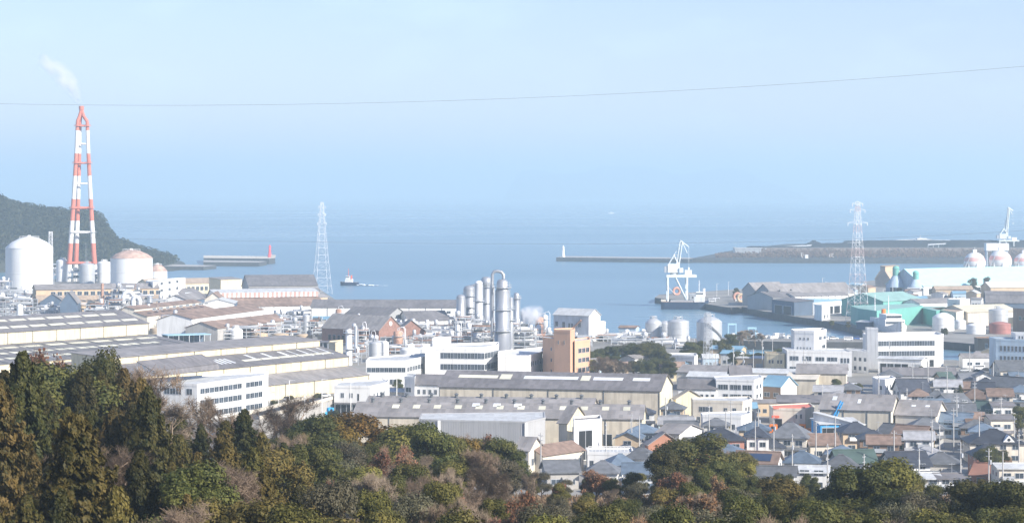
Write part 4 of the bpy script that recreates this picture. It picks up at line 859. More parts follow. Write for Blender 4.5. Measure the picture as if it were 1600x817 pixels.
# ---------------------------------------------------------------- portal cranes
def crane(label, x, y, span, hp, jib_dx, jib_h, Y=None, mat=None, z0=LZ, mirror=1, fat=1.0):
    mat = mat or M('crane_pale_paint', (.74,.78,.76))
    p = P(x, y, z0) if Y is None else Vector(((x-800)/F*Y, Y, z0)); k = F/p.y
    t = thing('portal_crane', label, 'crane', (p.x, p.y, z0), 0); t.scale = (mirror, 1, 1)
    w = span/k/2; h = hp/k
    for sx in (-1, 1):
        for sy in (-1, 1): MB().box(sx*w-.55,sx*w+.55,sy*4-.5,sy*4+.5,0,h).build('leg', mat, t)
        MB().box(sx*w-.4,sx*w+.4,-4,4,h*.45,h*.45+.7).build('leg_tie', mat, t)
    MB().box(-w-1,w+6,-4.6,4.6,h,h+1.6).build('portal_beam', mat, t)
    MB().cyl((w-.5,-4,.8),(-w*.2,-4,h),.45,n=6).cyl((w-.5,4,.8),(-w*.2,4,h),.45,n=6).build('diagonal', mat, t)
    MB().cyl((-w*.3,0,h+1.6),(-w*.3,0,h+3),2.6,n=14).build('slew_ring', galv, t)
    MB().box(-w*1.0,w*.25,-3,3,h+3,h+8.5).build('machine_house', mat, t); MB().box(w*.2,w*.6,-4,-1.5,h+3,h+6).build('cab', mat, t)
    MB().box(w*.8,w*1.5,-1.5,1.5,h+1.6,h+4.5).build('control_cabin', white, t)
    jx, jz = jib_dx/k, jib_h/k
    a = Vector((w*.1,0,h+4)); tip = Vector((jx,0,jz)); top = Vector((-w*.35,0,h+14))
    b = MB()
    for sy in (-1.3, 1.3):
        b.cyl(a+Vector((0,sy*1.6,0)), tip+Vector((0,sy*.4,0)), .33*fat, n=5)
        b.cyl(a+Vector((-1.6,sy*1.6,1)), tip+Vector((-1.4,sy*.4,.4)), .28*fat, n=5)
    for i in range(9):
        s = i/9; q = a.lerp(tip, s); q2 = a.lerp(tip, (i+1)/9)+Vector((-1.4,0,.6)); b.cyl(q+Vector((0,-1.6*(1-s),0)), q2+Vector((0,1.2*(1-s),0)), .18*fat, n=4)
    b.build('jib', mat, t)
    MB().cyl((-w*.9,-2,h+8),top+Vector((0,-1,0)),.35*fat,n=5).cyl((-w*.9,2,h+8),top+Vector((0,1,0)),.35*fat,n=5).cyl((w*.2,-2,h+7),top+Vector((0,-1,0)),.35*fat,n=5).cyl((w*.2,2,h+7),top+Vector((0,1,0)),.35*fat,n=5).build('a_frame', mat, t)
    MB().cyl(top, tip, .22*fat, n=5).cyl(top, a.lerp(tip,.55), .22*fat, n=5).build('stay', mat, t)
    fj = tip+Vector((4.2,0,-3.2)); MB().cyl(tip+Vector((-1.2,0,1)), fj, .35*fat, n=5).cyl(tip, fj+Vector((-1,0,-4)), .25*fat, n=5).build('fly_jib', mat, t)
    MB().cyl(fj, fj+Vector((0,0,-13)), .1, n=4).box(fj.x-.5,fj.x+.5,-.5,.5,fj.z-14.5,fj.z-13).build('hook_rope', mat, t)
    MB().box(-w*1.35,-w*1.0,-2.4,2.4,h+3,h+7).build('counterweight', galv, t)
    return t
crane('pale green-white portal crane on the pier', 1058, 470, 30, 37, 8, 92)
crane('pale portal crane standing on the coal yard', 1572, 392, 22, 18, 5, 70, Y=2560, z0=3, fat=1.9)
# ---------------------------------------------------------------- coal yard
def pile(label, x, y, Y, wpx, hpx, dpx=14, seed=0):
    k = F/Y; w = wpx/k/2; h = hpx/k; d = dpx; v = []; f = []; n = 26; m = 8
    for j in range(m+1):
        for i in range(n+1):
            u = i/n*2-1; s = j/m*2-1
            r = max(0, min(1, (1-abs(u))*w/(h*1.4)))*max(0, (1-abs(s))) if wpx > 60 else max(0, 1-math.hypot(u, s))
            z = h*min(1, r*1.5 if wpx > 60 else r*1.05)*(1+.12*mnoise.noise(Vector((i*.5+seed, j*.7, 1.3))))
            v.append((u*w, s*d, z))
    for j in range(m):
        for i in range(n): f.append((j*(n+1)+i, j*(n+1)+i+1, (j+1)*(n+1)+i+1, (j+1)*(n+1)+i))
    me = bpy.data.meshes.new('coal_pile'); me.from_pydata(v, [], f); me.materials.append(coal); me.polygons.foreach_set('use_smooth', [True]*len(f))
    tag(obj('coal_pile', me, None, ((x-800)/k, Y, CAMZ-(y-HZ)/k)), label, 'coal pile')
for i, (x, y, Y, w, h, l) in enumerate(((1272,385,2780,44,10,'pointed small coal heap at the left of the yard'),(1345,391,2600,170,11,'long low coal heap below the conveyor'),(1440,392,2600,220,16,'wide coal heap in the middle of the yard'),(1400,381,2850,170,5,'thin far coal bank behind the wide heap'),(1560,393,2570,190,17,'tall broad coal heap at the right edge'),(1250,393,2580,180,8,'low dark coal strip behind the dry trees'),(1500,391,2640,150,13,'coal heap below the right portal crane'))): pile(l, x, y, Y, w, h, 22, i)
def conveyor(label, x0, y0, x1, y1, Y, th=1.1):
    k = F/Y; a = Vector(((x0-800)/k, Y, CAMZ-(y0-HZ)/k)); b_ = Vector(((x1-800)/k, Y, CAMZ-(y1-HZ)/k))
    t = thing('conveyor', label, 'conveyor', (a.x, Y, 2.6)); d = b_-a
    MB().add([(0,-1.5,a.z-2.6),(d.x,-1.5,b_.z-2.6),(d.x,1.5,b_.z-2.6),(0,1.5,a.z-2.6),(0,-1.5,a.z-2.6+th),(d.x,-1.5,b_.z-2.6+th),(d.x,1.5,b_.z-2.6+th),(0,1.5,a.z-2.6+th)],[(0,3,2,1),(4,5,6,7),(0,1,5,4),(1,2,6,5),(2,3,7,6),(3,0,4,7)]).build('gallery', M('conveyor_white', (.78,.8,.8)), t)
    n = 9
    for i in range(n+1): put(POST, 'post', t, (d.x*i/n, 0, -.1), 0, (2,2,max(.3,(a.z+(b_.z-a.z)*i/n)-2.5)))
conveyor('long white conveyor gallery crossing the coal yard', 1180, 389, 1425, 375, 2760)
conveyor('white conveyor gallery right of the stacker', 1450, 383, 1524, 379, 2570)
conveyor('white far conveyor running to the right portal crane', 1430, 376, 1545, 377, 2880)
p = Vector(((1438-800)/F*2650, 2650, 2.6)); t = thing('stacker', 'pale coal stacker machine on the wide heap', 'stacker', p)
MB().box(-6,6,-3,3,6,11).build('body', galv, t); MB().box(-4,7,-2.5,2.5,11,15).build('house', white, t); MB().tube([(-18,0,12),(0,0,15),(14,0,13)], .8, 4).build('boom', galv, t)
for sx in (-5, 5): MB().box(sx-.6,sx+.6,-3,3,0,6).build('leg', galv, t)
MB().cyl((0,0,15),(0,0,19),.3,n=5).build('mast', galv, t)
block('shed', 'long pale storehouse at the left end of the coal yard', 'shed', [(1148,388),(1198,388.5)], 7, 20, white2, paler)
hall('sheet_wall', 'long rusty sheet-metal windbreak wall in front of the coal', 'wall', (1192,387,1700,387), 8, [(0,0),(0,8),(.8,8),(.8,0)], M('windbreak_sheet', (.26,.22,.2), streak=.6, dirt=(.2,.15,.13)), greyw, pipes=[])
for x, y, w, h in ((1252,396,4,5),(1258,399,5,3),(1296,397,7,3)):
    p = P(x, y+8, 2.6); k = F/p.y
    block('hut', 'small white hut at the foot of the windbreak wall', 'hut', [(x,y),(x+w,y)], h/k*.9+2, 5, white, paler)
# white tower block behind the middle sphere tank
p = Vector(((1557-800)/F*2050, 2050, LZ)); t = thing('loading_tower', 'white loading house on legs above the middle sphere tank', 'loading tower', p)
zz = CAMZ-(395-HZ)*2050/F
MB().box(-10,10,-5,5,zz,zz+6.5).build('house', white, t)
for sx in (-9,-3,3,9): MB().box(sx-.5,sx+.5,-4,4,0,zz).build('leg', galv, t)
# ---------------------------------------------------------------- ships and boats
def hull(b, L, W, H, m=0, bow=.25, dk=None, sheer=.25):
    st = [(-.5,.75,.0),(-.42,.95,.0),(-.1,1,0),(.2,1,.02),(.5-bow,.95,.05),(.42,.5,.6),(.5,.04,1)]
    v = []; f = []
    for u, wf, up in st:
        x = u*L; hh = H*(1+sheer*max(0, u)*2*up)
        v += [(x,-W/2*wf*.8,0),(x,-W/2*wf,hh),(x,W/2*wf,hh),(x,W/2*wf*.8,0)]
    n = len(st)
    for i in range(n-1):
        a = i*4; c = a+4
        f += [(a,c,c+1,a+1),(a+2,c+2,c+3,a+3)]
    b.add(v, f+[(3,2,1,0)], m); b.add(v, [(i*4+1,i*4+5,i*4+6,i*4+2) for i in range(n-1)], m if dk is None else dk)
p = P(546, 446, SEA); k = F/p.y
t = thing('tugboat', 'small white and navy tugboat leaving a wake', 'boat', (p.x, p.y, SEA), R(168)); L = 29/k
b = MB(); hull(b, L, 5, 2.6, 0, dk=1); b.build('hull', [navy, concrete], t)
MB().box(-2.5,3.2,-1.7,1.7,2.6,5).build('deckhouse', white, t); MB().box(-.5,2.6,-1.3,1.3,5,7.4).build('wheelhouse', white, t); MB().box(-.4,2.7,-1.34,1.34,6.2,6.9).build('window', glass, t)
MB().cyl((-1.6,0,5),(-1.6,0,8),.6,n=10).build('funnel', redpaint, t); MB().cyl((.8,0,7.4),(.8,0,13),.22,n=6).cyl((.8,-1,10.5),(.8,1,10.5),.1,n=4).build('mast', redpaint, t)
MB().tube([(L*.5*math.cos(a)*1.02,2.6*math.sin(a),2.2) for a in [R(-40+10*i) for i in range(9)]], .3, 5).build('fender', rubber, t)
def wake():
    m = bpy.data.materials.new('foam'); m.use_nodes = True; nt = m.node_tree; b = nt.nodes['Principled BSDF']; b.inputs['Base Color'].default_value = (.8,.84,.86,1); b.inputs['Roughness'].default_value = .8
    return m
v = []; f = []; n = 24
for i in range(n+1):
    s = i/n; x = L*.35+s*26; w = 2.2+s*4.5+.5*math.sin(i*1.7)
    for yy in (-w, -w*.35, w*.35, w): v.append((x*1, yy*(1-.4*s)+.4*math.sin(i*2.3), .02+(1.5*(1-s)**1.5+.15)*random.random()))
for i in range(n):
    for j in range(3):
        if random.random() < 1.05-.75*i/n: f.append((i*4+j, i*4+4+j, i*4+5+j, i*4+1+j))
me = bpy.data.meshes.new('wake'); me.from_pydata(v, [], f); me.materials.append(wake())
tag(obj('wake', me, None, (p.x, p.y, SEA+.03), R(-10)), 'short white foam wake behind the tugboat', None, kind='stuff')
p = P(1070, 483, SEA); k = F/p.y
t = thing('cargo_ship', 'navy coaster with white superstructure moored below the crane', 'ship', (p.x, p.y, SEA), R(-6)); L = 74/k
b = MB(); hull(b, L, 8, 4.6, 0, bow=.2, dk=1, sheer=.3); b.build('hull', [navy, rustp], t)
MB().box(-L*.3,L*.18,-3,3,4.6,5.6).build('hatch_cover', greyw, t)
MB().box(L*.2,L*.42,-3.4,3.4,4.6,8).build('deckhouse', white, t); MB().box(L*.24,L*.38,-2.8,2.8,8,11).build('bridge', white, t); MB().box(L*.235,L*.385,-2.85,2.85,9.4,10.2).build('window', glass, t)
MB().cyl((L*.4,0,8),(L*.4,0,13),1.0,.9,10).build('funnel', white, t); MB().cyl((L*.3,0,11),(L*.3,0,18),.25,n=6).cyl((L*.3,-2,15),(L*.3,2,15),.15,n=5).build('mast', white, t)
MB().cyl((-L*.36,0,4.6),(-L*.36,0,15),.3,n=6).cyl((-L*.36,0,14),(-L*.2,0,9),.15,n=5).build('foremast', white, t); MB().box(-L*.5,-L*.4,-2.5,2.5,4.7,6).build('forecastle', palebeige, t)
p = P(1392, 528, SEA); k = F/p.y
t = thing('ferry', 'white ferry moored bow-on beside the terminal', 'ship', (p.x, p.y, SEA), R(-82)); L = 34
b = MB(); hull(b, L, 11, 6.5, 0, bow=.22, dk=1, sheer=.4); b.build('hull', [white, concrete], t)
MB().box(-L*.45,L*.2,-5,5,6.5,9.5).build('deckhouse', white, t); MB().box(-L*.2,L*.15,-4,4,9.5,12).build('bridge', white, t); MB().box(L*.15,L*.155,-3.8,3.8,10.3,11.4).build('window', glass, t)
MB().box(L*.2,L*.205,-4.6,4.6,7.5,8.6).build('window', glass, t); MB().cyl((-4,0,12),(-4,0,21),.3,.18,8).build('mast', white, t); MB().cyl((-9,-1,9.5),(-9,-1,14),1.2,1.1,12).build('funnel', orange, t)
p = P(1367, 524, SEA); k = F/p.y
t = thing('fishing_vessel', 'white vessel with tall mast left of the ferry', 'boat', (p.x, p.y, SEA), R(-75)); L = 22
b = MB(); hull(b, L, 6, 3.6, 0, dk=1, sheer=.5); b.build('hull', [white, concrete], t)
MB().box(-6,3,-2.2,2.2,3.6,7).build('deckhouse', white, t); MB().box(-2,2,-1.8,1.8,7,9.4).build('wheelhouse', white, t); MB().cyl((0,0,9),(0,0,21),.3,.18,8).build('mast', white, t)
# small moored boats on the mole
MBOAT = None
def small_boat(label, x, y, L, rz, mat, z=SEA):
    p = P(x, y, z); t = thing('motor_boat', label, 'boat', (p.x, p.y, z), R(rz))
    b = MB(); hull(b, L, L*.3, L*.15, 0, dk=0, sheer=.5); b.build('hull', mat, t)
    MB().box(-L*.15,L*.15,-L*.1,L*.1,L*.14,L*.3).build('cabin', white, t); MB().box(L*.15,L*.155,-L*.09,L*.09,L*.2,L*.28).build('windscreen', glass, t)
    return t
rb = random.Random(5)
for i, x in enumerate((1146,1160,1170,1181,1190,1200,1213,1222,1232)): small_boat('small white boat laid up on the channel mole', x, 528.5-rb.random(), rb.uniform(5,8.5), rb.uniform(-60,60), white, 2.5)
for x, y, rz, l in ((1418,534,10,9),(1432,536,-15,7),(1350,536,20,7),(1385,536,0,8),(1450,539,5,6)): small_boat('white motor boat beside the terminal quay', x, y, l, rz, white, SEA if x < 1400 else 2)
small_boat('rusty workboat moored under the dock wall', 1255, 500, 10, -12, rustp)
small_boat('white sailing speck out on the open sea', 1138, 315, 34, 20, white)
small_boat('tiny white boat far out on the sea', 955, 334, 18, 10, white)
# blue boat hoists
for x, yb, yt, w, l in ((1144,528,505,12,'pale blue boat hoist frame left of two'),(1175,529,511,12,'pale blue boat hoist frame right of two')):
    p = P(x, yb, 2.5); k = F/p.y; hh = (yb-yt)/k; ww = w/k/2
    t = thing('boat_hoist', l, 'hoist', (p.x, p.y, 2.5))
    for sx in (-1,1): MB().box(sx*ww-.25,sx*ww+.25,-.25,.25,0,hh).box(sx*ww-.4,sx*ww+.4,-1.5,1.5,0,.8).build('leg', ltblue, t)
    MB().box(-ww-.3,ww+.3,-.35,.35,hh-.8,hh).build('beam', ltblue, t)
FLOATC = M('faded_float', (.56,.3,.22), var=.15)
for x, y, m in ((1057,461,FLOATC),(1152,470,FLOATC),(1158,472,tanwall),(1308,481,FLOATC)):
    p = P(x, y, LZ); t = tag(MB().tube([(2.2*math.cos(a),0,2.6+2.2*math.sin(a)) for a in [2*math.pi*i/16 for i in range(17)]], .9, 8).build('cable_reel', m, None, (p.x, p.y, LZ), .2), '%s ring-shaped float standing on the quay' % ('pinkish' if m is FLOATC else 'tan'), 'float')
for x0, y0, w, h, m, l in ((1078,460,13,10,white,'white control house beside the portal crane'),(1091,463,10,6,palebeige,'small cream hut right of the crane control house'),(1218,478,9,8,white,'white lorry-like cabin on the dock edge')):
    k = F/P(x0, y0+h).y; block('hut', l, 'hut', [(x0,y0),(x0+w,y0+.3)], h/k, 5, m, paler, win=[(0,.2,.8,h/k*.4,h/k*.7,2,.6)])
# ---------------------------------------------------------------- town houses
MN = {'tile_dark':'dark-tiled','tile_grey':'grey-tiled','tile_brown':'brown-tiled','tile_blue':'blue-grey','tile_green':'green','tile_red':'red-tiled','tile_light':'light grey','slate':'slate','paler':'pale flat-sheet'}
RM = dict(tile_light=tile_light, tile_dark=tile_dark, tile_grey=tile_grey, tile_brown=tile_brown, tile_blue=tile_blue, tile_green=tile_green, tile_red=tile_red, slate=slate, paler=paler)
WM = dict(white=white2, cream=palebeige, tan=tanwall, brown=brownw, grey=concrete, red=pinkw, blue=bluew)
def ridge_poly(rt, w, d, h, rise, ov):
    x0, x1, y0, y1 = -w/2-ov, w/2+ov, -ov, d+ov
    hb = h-rise*ov/(d/2)
    if rt == 'hip':
        i = min(d/2+ov, (w/2+ov)*.85); a, b = x0+i, x1-i
    else: a, b = x0, x1
    return [(x0,y0,hb),(x1,y0,hb),(x1,y1,hb),(x0,y1,hb),(a,d/2,h+rise),(b,d/2,h+rise)]
def roof_mb(rt, w, d, h, rise, ov=.6):
    v = ridge_poly(rt, w, d, h, rise, ov); t = .22
    v2 = [(x,y,z+t) for x,y,z in v]
    b = MB(); b.add(v2, [(0,1,5,4),(2,3,4,5),(1,2,5),(3,0,4)] if rt == 'hip' else [(0,1,5,4),(2,3,4,5)])
    n = 6; vv = v+v2
    if rt == 'hip': b.add(vv, [(0,1,7,6),(1,2,8,7),(2,3,9,8),(3,0,6,9),(3,2,1,0)])
    else: b.add(vv, [(0,1,7,6),(2,3,9,8),(1,5,11,7),(5,2,8,11),(3,4,10,9),(4,0,6,10),(4,5,1,0),(5,4,3,2)])
    return b, v2
hr = random.Random(11)
def house(cx, cy, w, d, h, rz, rt='hip', roof='tile_grey', wall='white', rise=None, label=None, extra=True, z=LZ, fancy=None):
    rise = rise or (d*.23 if rt != 'flat' else 0)
    size = 'two-storey' if h > 4.2 else 'low'
    wn_ = {'white':'white','cream':'cream','tan':'tan','brown':'brown','grey':'grey','red':'red-walled','blue':'pale blue'}[wall]
    lab = label or '%s %s house with %s %s roof' % (size, wn_, MN[roof], {'hip':'hipped','gable':'gabled'}[rt])
    t = thing('house', lab, 'house', (cx, cy, z), rz, 'houses of the town')
    occ_rect(cx, cy, rz, -w/2, w/2, 0, d)
    rm, wm = RM[roof], WM[wall]
    if rt == 'gable': MB().xprism([(0,0),(0,h),(d/2,h+rise),(d,h),(d,0)], -w/2, w/2).build('wall', wm, t)
    else: MB().box(-w/2,w/2,0,d,0,h).build('wall', wm, t)
    b, v2 = roof_mb(rt, w, d, h, rise); r = b.build('roof', rm, t)
    MB().tube([Vector(v2[4])+Vector((0,0,.05)), Vector(v2[5])+Vector((0,0,.05))], .2, 5).build('ridge_cap', rm, r)
    faces = {'F': (-w/2, 0, 0, w), 'R': (w/2, 0, math.pi/2, d), 'L': (-w/2, d, -math.pi/2, d)}
    specs = []; n = max(2, int(w/3))
    fl = [1.0] if h < 4.2 else [.9, 3.7]
    for z0 in fl:
        specs.append(('F', .05, .95, z0, z0+1.35, n, hr.uniform(.45,.7)))
        specs.append(('R', .1, .9, z0+.2, z0+1.3, max(1, int(d/3.4)), .4)); specs.append(('L', .1, .9, z0+.2, z0+1.3, max(1, int(d/3.4)), .4))
    windows(t, specs, w, faces)
    if extra and h > 4.2:
        if hr.random() < .7:     # pent roof over the ground floor
            MB().add([(-w/2-.4,-1.5,2.75),(w/2+.4,-1.5,2.75),(w/2+.4,0,3.35),(-w/2-.4,0,3.35),(-w/2-.4,-1.5,2.6),(w/2+.4,-1.5,2.6),(w/2+.4,0,3.2),(-w/2-.4,0,3.2)],[(0,1,2,3),(7,6,5,4),(4,5,1,0),(1,5,6,2),(3,7,4,0)]).build('pent_roof', rm, t)
        if hr.random() < .45:
            a = hr.uniform(-.4,0)*w; MB().box(a,a+w*.4,-1.1,-.05,3.4,3.55).box(a,a+w*.4,-1.1,-1.02,3.55,4.4).box(a,a+.08,-1.02,-.05,3.55,4.4).box(a+w*.4-.08,a+w*.4,-1.02,-.05,3.55,4.4).build('balcony', white if hr.random() < .6 else galv, t)
    elif extra and hr.random() < .5:
        a = hr.uniform(-.3,.1)*w; MB().xprism([(-1.6,0),(-1.6,2.3),(0,2.9),(0,0)], a, a+2.4).build('porch', wm, t)
    if hr.random() < .3: put(COND, 'air_conditioner', t, (hr.uniform(-.4,.4)*w, -.6, .05))
    if hr.random() < .25: MB().cyl((w*.2,d/2,h+rise),(w*.2,d/2,h+rise+2.6),.05,n=4).cyl((w*.2-.7,d/2,h+rise+2.3),(w*.2+.7,d/2,h+rise+2.3),.04,n=4).build('antenna', galv, t)
    if fancy: fancy(t, w, d, h, rise)
    return t
def hpx(x, y, wpx, d, h, rzd=0, **k):
    p = P(x, y, LZ+h); w = wpx*p.y/F/max(.5, math.cos(R(rzd)))
    return house(p.x, p.y, w, d, h, R(rzd), **k)
def solar(t, w, d, h, rise):
    a = math.atan2(rise, d/2); o = MB().box(-w*.36,w*.36,0,d*.36,.27,.34).build('solar_panel', navy, t, (0, d*.06, h+rise*.12)); o.rotation_euler = (a, 0, 0)
def dormer(t, w, d, h, rise):
    MB().add([(1.5,-.2,h+.3),(4.5,-.2,h+.3),(3,-.2,h+2),(1.5,3,h+.3),(4.5,3,h+.3),(3,3,h+2)],[(0,1,2),(0,2,5,3),(1,4,5,2)]).build('dormer', white, t)
    MB().cyl((3,-.22,h+.9),(3,-.28,h+.9),.4,n=10).build('round_window', glassd, t)
H2, H1 = 5.6, 3.1
hpx(1430,611,46,9,5.2,8, rt='gable', roof='tile_dark', wall='white', rise=3.4, label='slate gabled house with bright right gable below the long rows')
hpx(1437,618,34,7,5,-4, rt='hip', roof='tile_brown', wall='white')
hpx(1474,600,42,8,4.6,-10, rt='hip', roof='tile_dark', wall='cream')
hpx(1481,591,20,7,5,12, rt='gable', roof='tile_green', wall='tan', label='small tan house with bright green gabled roof')
hpx(1521,591,38,7,4,4, rt='gable', roof='tile_grey', wall='white')
hpx(1540,601,30,8,4.6,-12, rt='hip', roof='tile_dark', wall='white')
hpx(1523,606,34,7,3.4,0, rt='gable', roof='tile_brown', wall='brown')
hpx(1526,622,48,10,3.6,-6, rt='hip', roof='tile_brown', wall='grey')
hpx(1585,578,44,12,6,4, rt='gable', roof='tile_grey', wall='cream', label='large grey-roofed hall-like house at the right edge of town')
hpx(1594,597,26,8,5,0, rt='hip', roof='tile_grey', wall='cream')
hpx(1462,623,36,9,4.2,-14, rt='hip', roof='tile_grey', wall='grey')
hpx(1500,628,34,9,4.4,22, rt='gable', roof='tile_grey', wall='white')
hpx(1464,637,44,9,3.4,0, rt='gable', roof='tile_blue', wall='brown')
hpx(1492,659,44,9,4.6,-18, rt='gable', roof='tile_blue', wall='blue', label='blue-grey house with steep slanting roof edge and pole before it')
hpx(1448,669,52,10,5.2,-5, rt='hip', roof='tile_grey', wall='white', label='broad white house with wide grey hipped roof in mid town')
hpx(1531,668,32,8,3.4,0, rt='gable', roof='tile_brown', wall='grey')
hpx(1528,656,22,7,5,0, rt='gable', roof='tile_brown', wall='red')
hpx(1558,692,84,12,5.4,-2, rt='hip', roof='tile_dark', wall='cream', label='long cream building with navy roof and small triangular dormer', fancy=dormer)
hpx(1549,713,44,10,5,2, rt='hip', roof='tile_dark', wall='red', label='dark hip-roofed house with dull red brick wall')
hpx(1342,675,50,9,5.6,4, rt='hip', roof='tile_dark', wall='tan', label='tan two-storey house with long balcony and dark hipped roof')
hpx(1384,677,26,9,4,-40, rt='gable', roof='tile_grey', wall='red', label='dull red gabled shed-like house beside the tan house')
hpx(1416,682,44,10,4.4,-30, rt='gable', roof='tile_brown', wall='brown')
hpx(1230,683,58,12,5.8,-14, rt='hip', roof='tile_grey', wall='cream', label='big cream house with grey pyramid roof below the orange trucks', rise=3.2)
hpx(1130,687,66,10,6,2, rt='hip', roof='tile_dark', wall='red', label='wide dark-roofed house with dull red walls behind the pine')
hpx(1195,698,60,10,3.6,-6, rt='hip', roof='tile_dark', wall='white', label='white-balconied wing of the wide dark-roofed house')
hpx(1184,682,34,8,6.4,-4, rt='hip', roof='tile_dark', wall='white')
hpx(1180,723,62,9,5.4,-16, rt='gable', roof='tile_brown', wall='white', label='white gabled house with solar panels on a brown roof', fancy=solar)
hpx(1252,722,52,9,4,-10, rt='hip', roof='tile_blue', wall='grey')
hpx(1268,738,48,9,4.4,-10, rt='gable', roof='paler', wall='white', rise=.9, label='white box house with pale blue sheet roof behind the trees')
hpx(1289,694,46,9,4,6, rt='gable', roof='tile_brown', wall='cream')
hpx(1312,728,48,9,3.6,-12, rt='hip', roof='tile_grey', wall='grey')
hpx(1340,722,60,10,4,4, rt='gable', roof='tile_green', wall='grey', label='grey house with wide dark green gabled roof')
hpx(1424,727,60,11,4.6,6, rt='gable', roof='tile_dark', wall='white', label='white house with big dark plain gabled roof beside the round tree')
hpx(1472,724,56,9,4,-6, rt='hip', roof='tile_grey', wall='grey')
hpx(1486,748,38,8,5,2, rt='gable', roof='slate', wall='white', rise=.6, label='white cube-like house with small round window near the dark trees')
hpx(1448,748,44,9,5,0, rt='gable', roof='paler', wall='grey', rise=.7, label='grey sheet-clad house left of the white cube-like house')
hpx(1471,768,58,9,6,0, rt='gable', roof='paler', wall='grey', rise=.6, label='pale grey flat-roofed house lowest among the dark trees')
hpx(1583,732,44,9,6,0, rt='gable', roof='paler', wall='cream', rise=.5, label='cream block house at the right edge above the trees')
hpx(1545,742,50,9,3,-26, rt='gable', roof='tile_red', wall='red', label='low house with dull red roof near the dark trees')
hpx(1566,655,36,8,6.4,2, rt='gable', roof='slate', wall='cream', rise=.7, label='cream cube-like house with two small windows')
hpx(1568,634,32,7,6.2,0, rt='gable', roof='slate', wall='white', rise=.6)
hpx(1536,641,34,9,4.6,-38, rt='gable', roof='tile_green', wall='blue', label='house with pale green gable front in the right of town')
hpx(1567,604,42,10,5.6,-48, rt='gable', roof='tile_grey', wall='cream', rise=2.8, label='large cream gable-fronted house with twin windows')
hpx(975,725,40,8,4,10, rt='hip', roof='tile_blue', wall='white'); hpx(1000,716,46,9,4,-8, rt='hip', roof='tile_grey', wall='white')
hpx(880,737,50,9,4,8, rt='gable', roof='tile_grey', wall='grey'); hpx(940,738,48,9,4,-6, rt='hip', roof='tile_grey', wall='white'); hpx(1012,733,50,9,4.5,-14, rt='hip', roof='tile_grey', wall='cream')
hpx(1060,662,30,8,3.6,0, rt='gable', roof='tile_grey', wall='grey'); hpx(1082,700,40,9,3.6,10, rt='gable', roof='tile_grey', wall='white'); hpx(1110,707,44,9,4,-8, rt='hip', roof='tile_grey', wall='white')
# the rest of the town, street by street
BASE = R(-6)
for row in range(30):
    Y = 526+row*11.2
    for col in range(40):
        px0 = 1000; X = (px0-800)/F*Y+col*10.2+hr.uniform(-1.1,1.1); yy = Y+hr.uniform(-1.5,1.5)-col*.9
        px, py = to_px((X, yy, LZ+4))
        if not (1000 < px < 1630) or py > 790: continue
        if py < 640 and px < 1260: continue
        if py < 592 and px < 1500: continue
        if py < 570: continue
        if 1190 < px < 1350 and 600 < yy < 690: continue
        if row % 6 == 5 or col % 9 == 8: continue
        w = hr.uniform(6.4, 9.2); d = hr.uniform(5.8, 7.8); h = hr.choice([3.1,3.3,5.4,5.6,5.6,5.8]); rz = BASE+hr.choice([0,0,0,math.pi/2])+hr.uniform(-.12,.12)
        if not occ_rect(X, yy, rz, -w/2, w/2, 0, d, False, .6):
            w, d, h = 6, 5.5, 3
            if not occ_rect(X, yy, rz, -w/2, w/2, 0, d, False, .2): continue
        if hr.random() < .06: continue
        house(X, yy, w, d, h, rz, hr.choice(['hip','hip','gable','gable']), hr.choice(['tile_light','tile_light','tile_grey','tile_grey','tile_grey','tile_dark','tile_dark','tile_dark','tile_blue','tile_blue','tile_brown']), hr.choice(['white','white','white','white','white','cream','cream','tan','grey','brown']))
# ---------------------------------------------------------------- small works sheds filling the yards
def small_shed(x, y, area):
    p = P(x, y); w = hr.uniform(6, 14); d = hr.uniform(5, 9); h = hr.uniform(3, 6); rz = hr.choice([0,.9,-.4])+hr.uniform(-.1,.1)
    if not occ_rect(p.x, p.y, rz, 0, w, 0, d, False, .8): return
    occ_rect(p.x, p.y, rz, 0, w, 0, d)
    wi = hr.randrange(5); ri = hr.randrange(4)
    t = thing('works_shed', '%s works shed with %s roof in the %s' % (['white','cream','grey','pale blue','tan'][wi], ['slate','pale','brown','blue'][ri], area), 'shed', p, rz)
    g = h+hr.uniform(.4, 1.6)
    prof = [(0,0),(0,h),(d/2,g),(d,h),(d,0)]
    MB().xprism(prof, 0, w).build('wall', [white2, cream, concrete, bluew, tanwall][wi], t)
    b, v2 = roof_mb('gable', w, d, h, g-h, .35); b.build('roof', [slate2, paler, brownr, bluer][ri], t, (w/2, 0, .02))
    windows(t, [('F',.1,.6,1.0,2.3,2,.6),('F',.65,.9,.05,2.4,1,.9,DOOR),('R',.2,.8,1,2.2,2,.5)], w, {'F': (0,0,0,w), 'R': (w,0,math.pi/2,d)})
for (x0, x1, y0, y1, n, area) in ((555,850,586,600,26,'yard behind the long warehouse'),(415,530,592,612,12,'yard beside the tiered hall'),(930,1062,574,596,12,'yard before the grove'),(1062,1240,566,578,10,'road side yard'),(1410,1600,494,520,34,'right harbour'),(1410,1600,455,492,34,'right harbour'),(1200,1600,452,470,26,'right dock'),(235,520,500,530,30,'left works'),(300,520,470,500,20,'left waterfront'),(1060,1200,640,668,14,'street behind the pine'),(940,1060,660,700,8,'street before the workshop'),(870,1050,524,540,14,'shore pipe field'),(60,260,440,500,20,'left works'),(860,930,585,600,6,'yard behind the long warehouse'),(1330,1600,560,575,14,'terminal yard')):
    for i in range(n): small_shed(hr.uniform(x0,x1), hr.uniform(y0,y1), area)
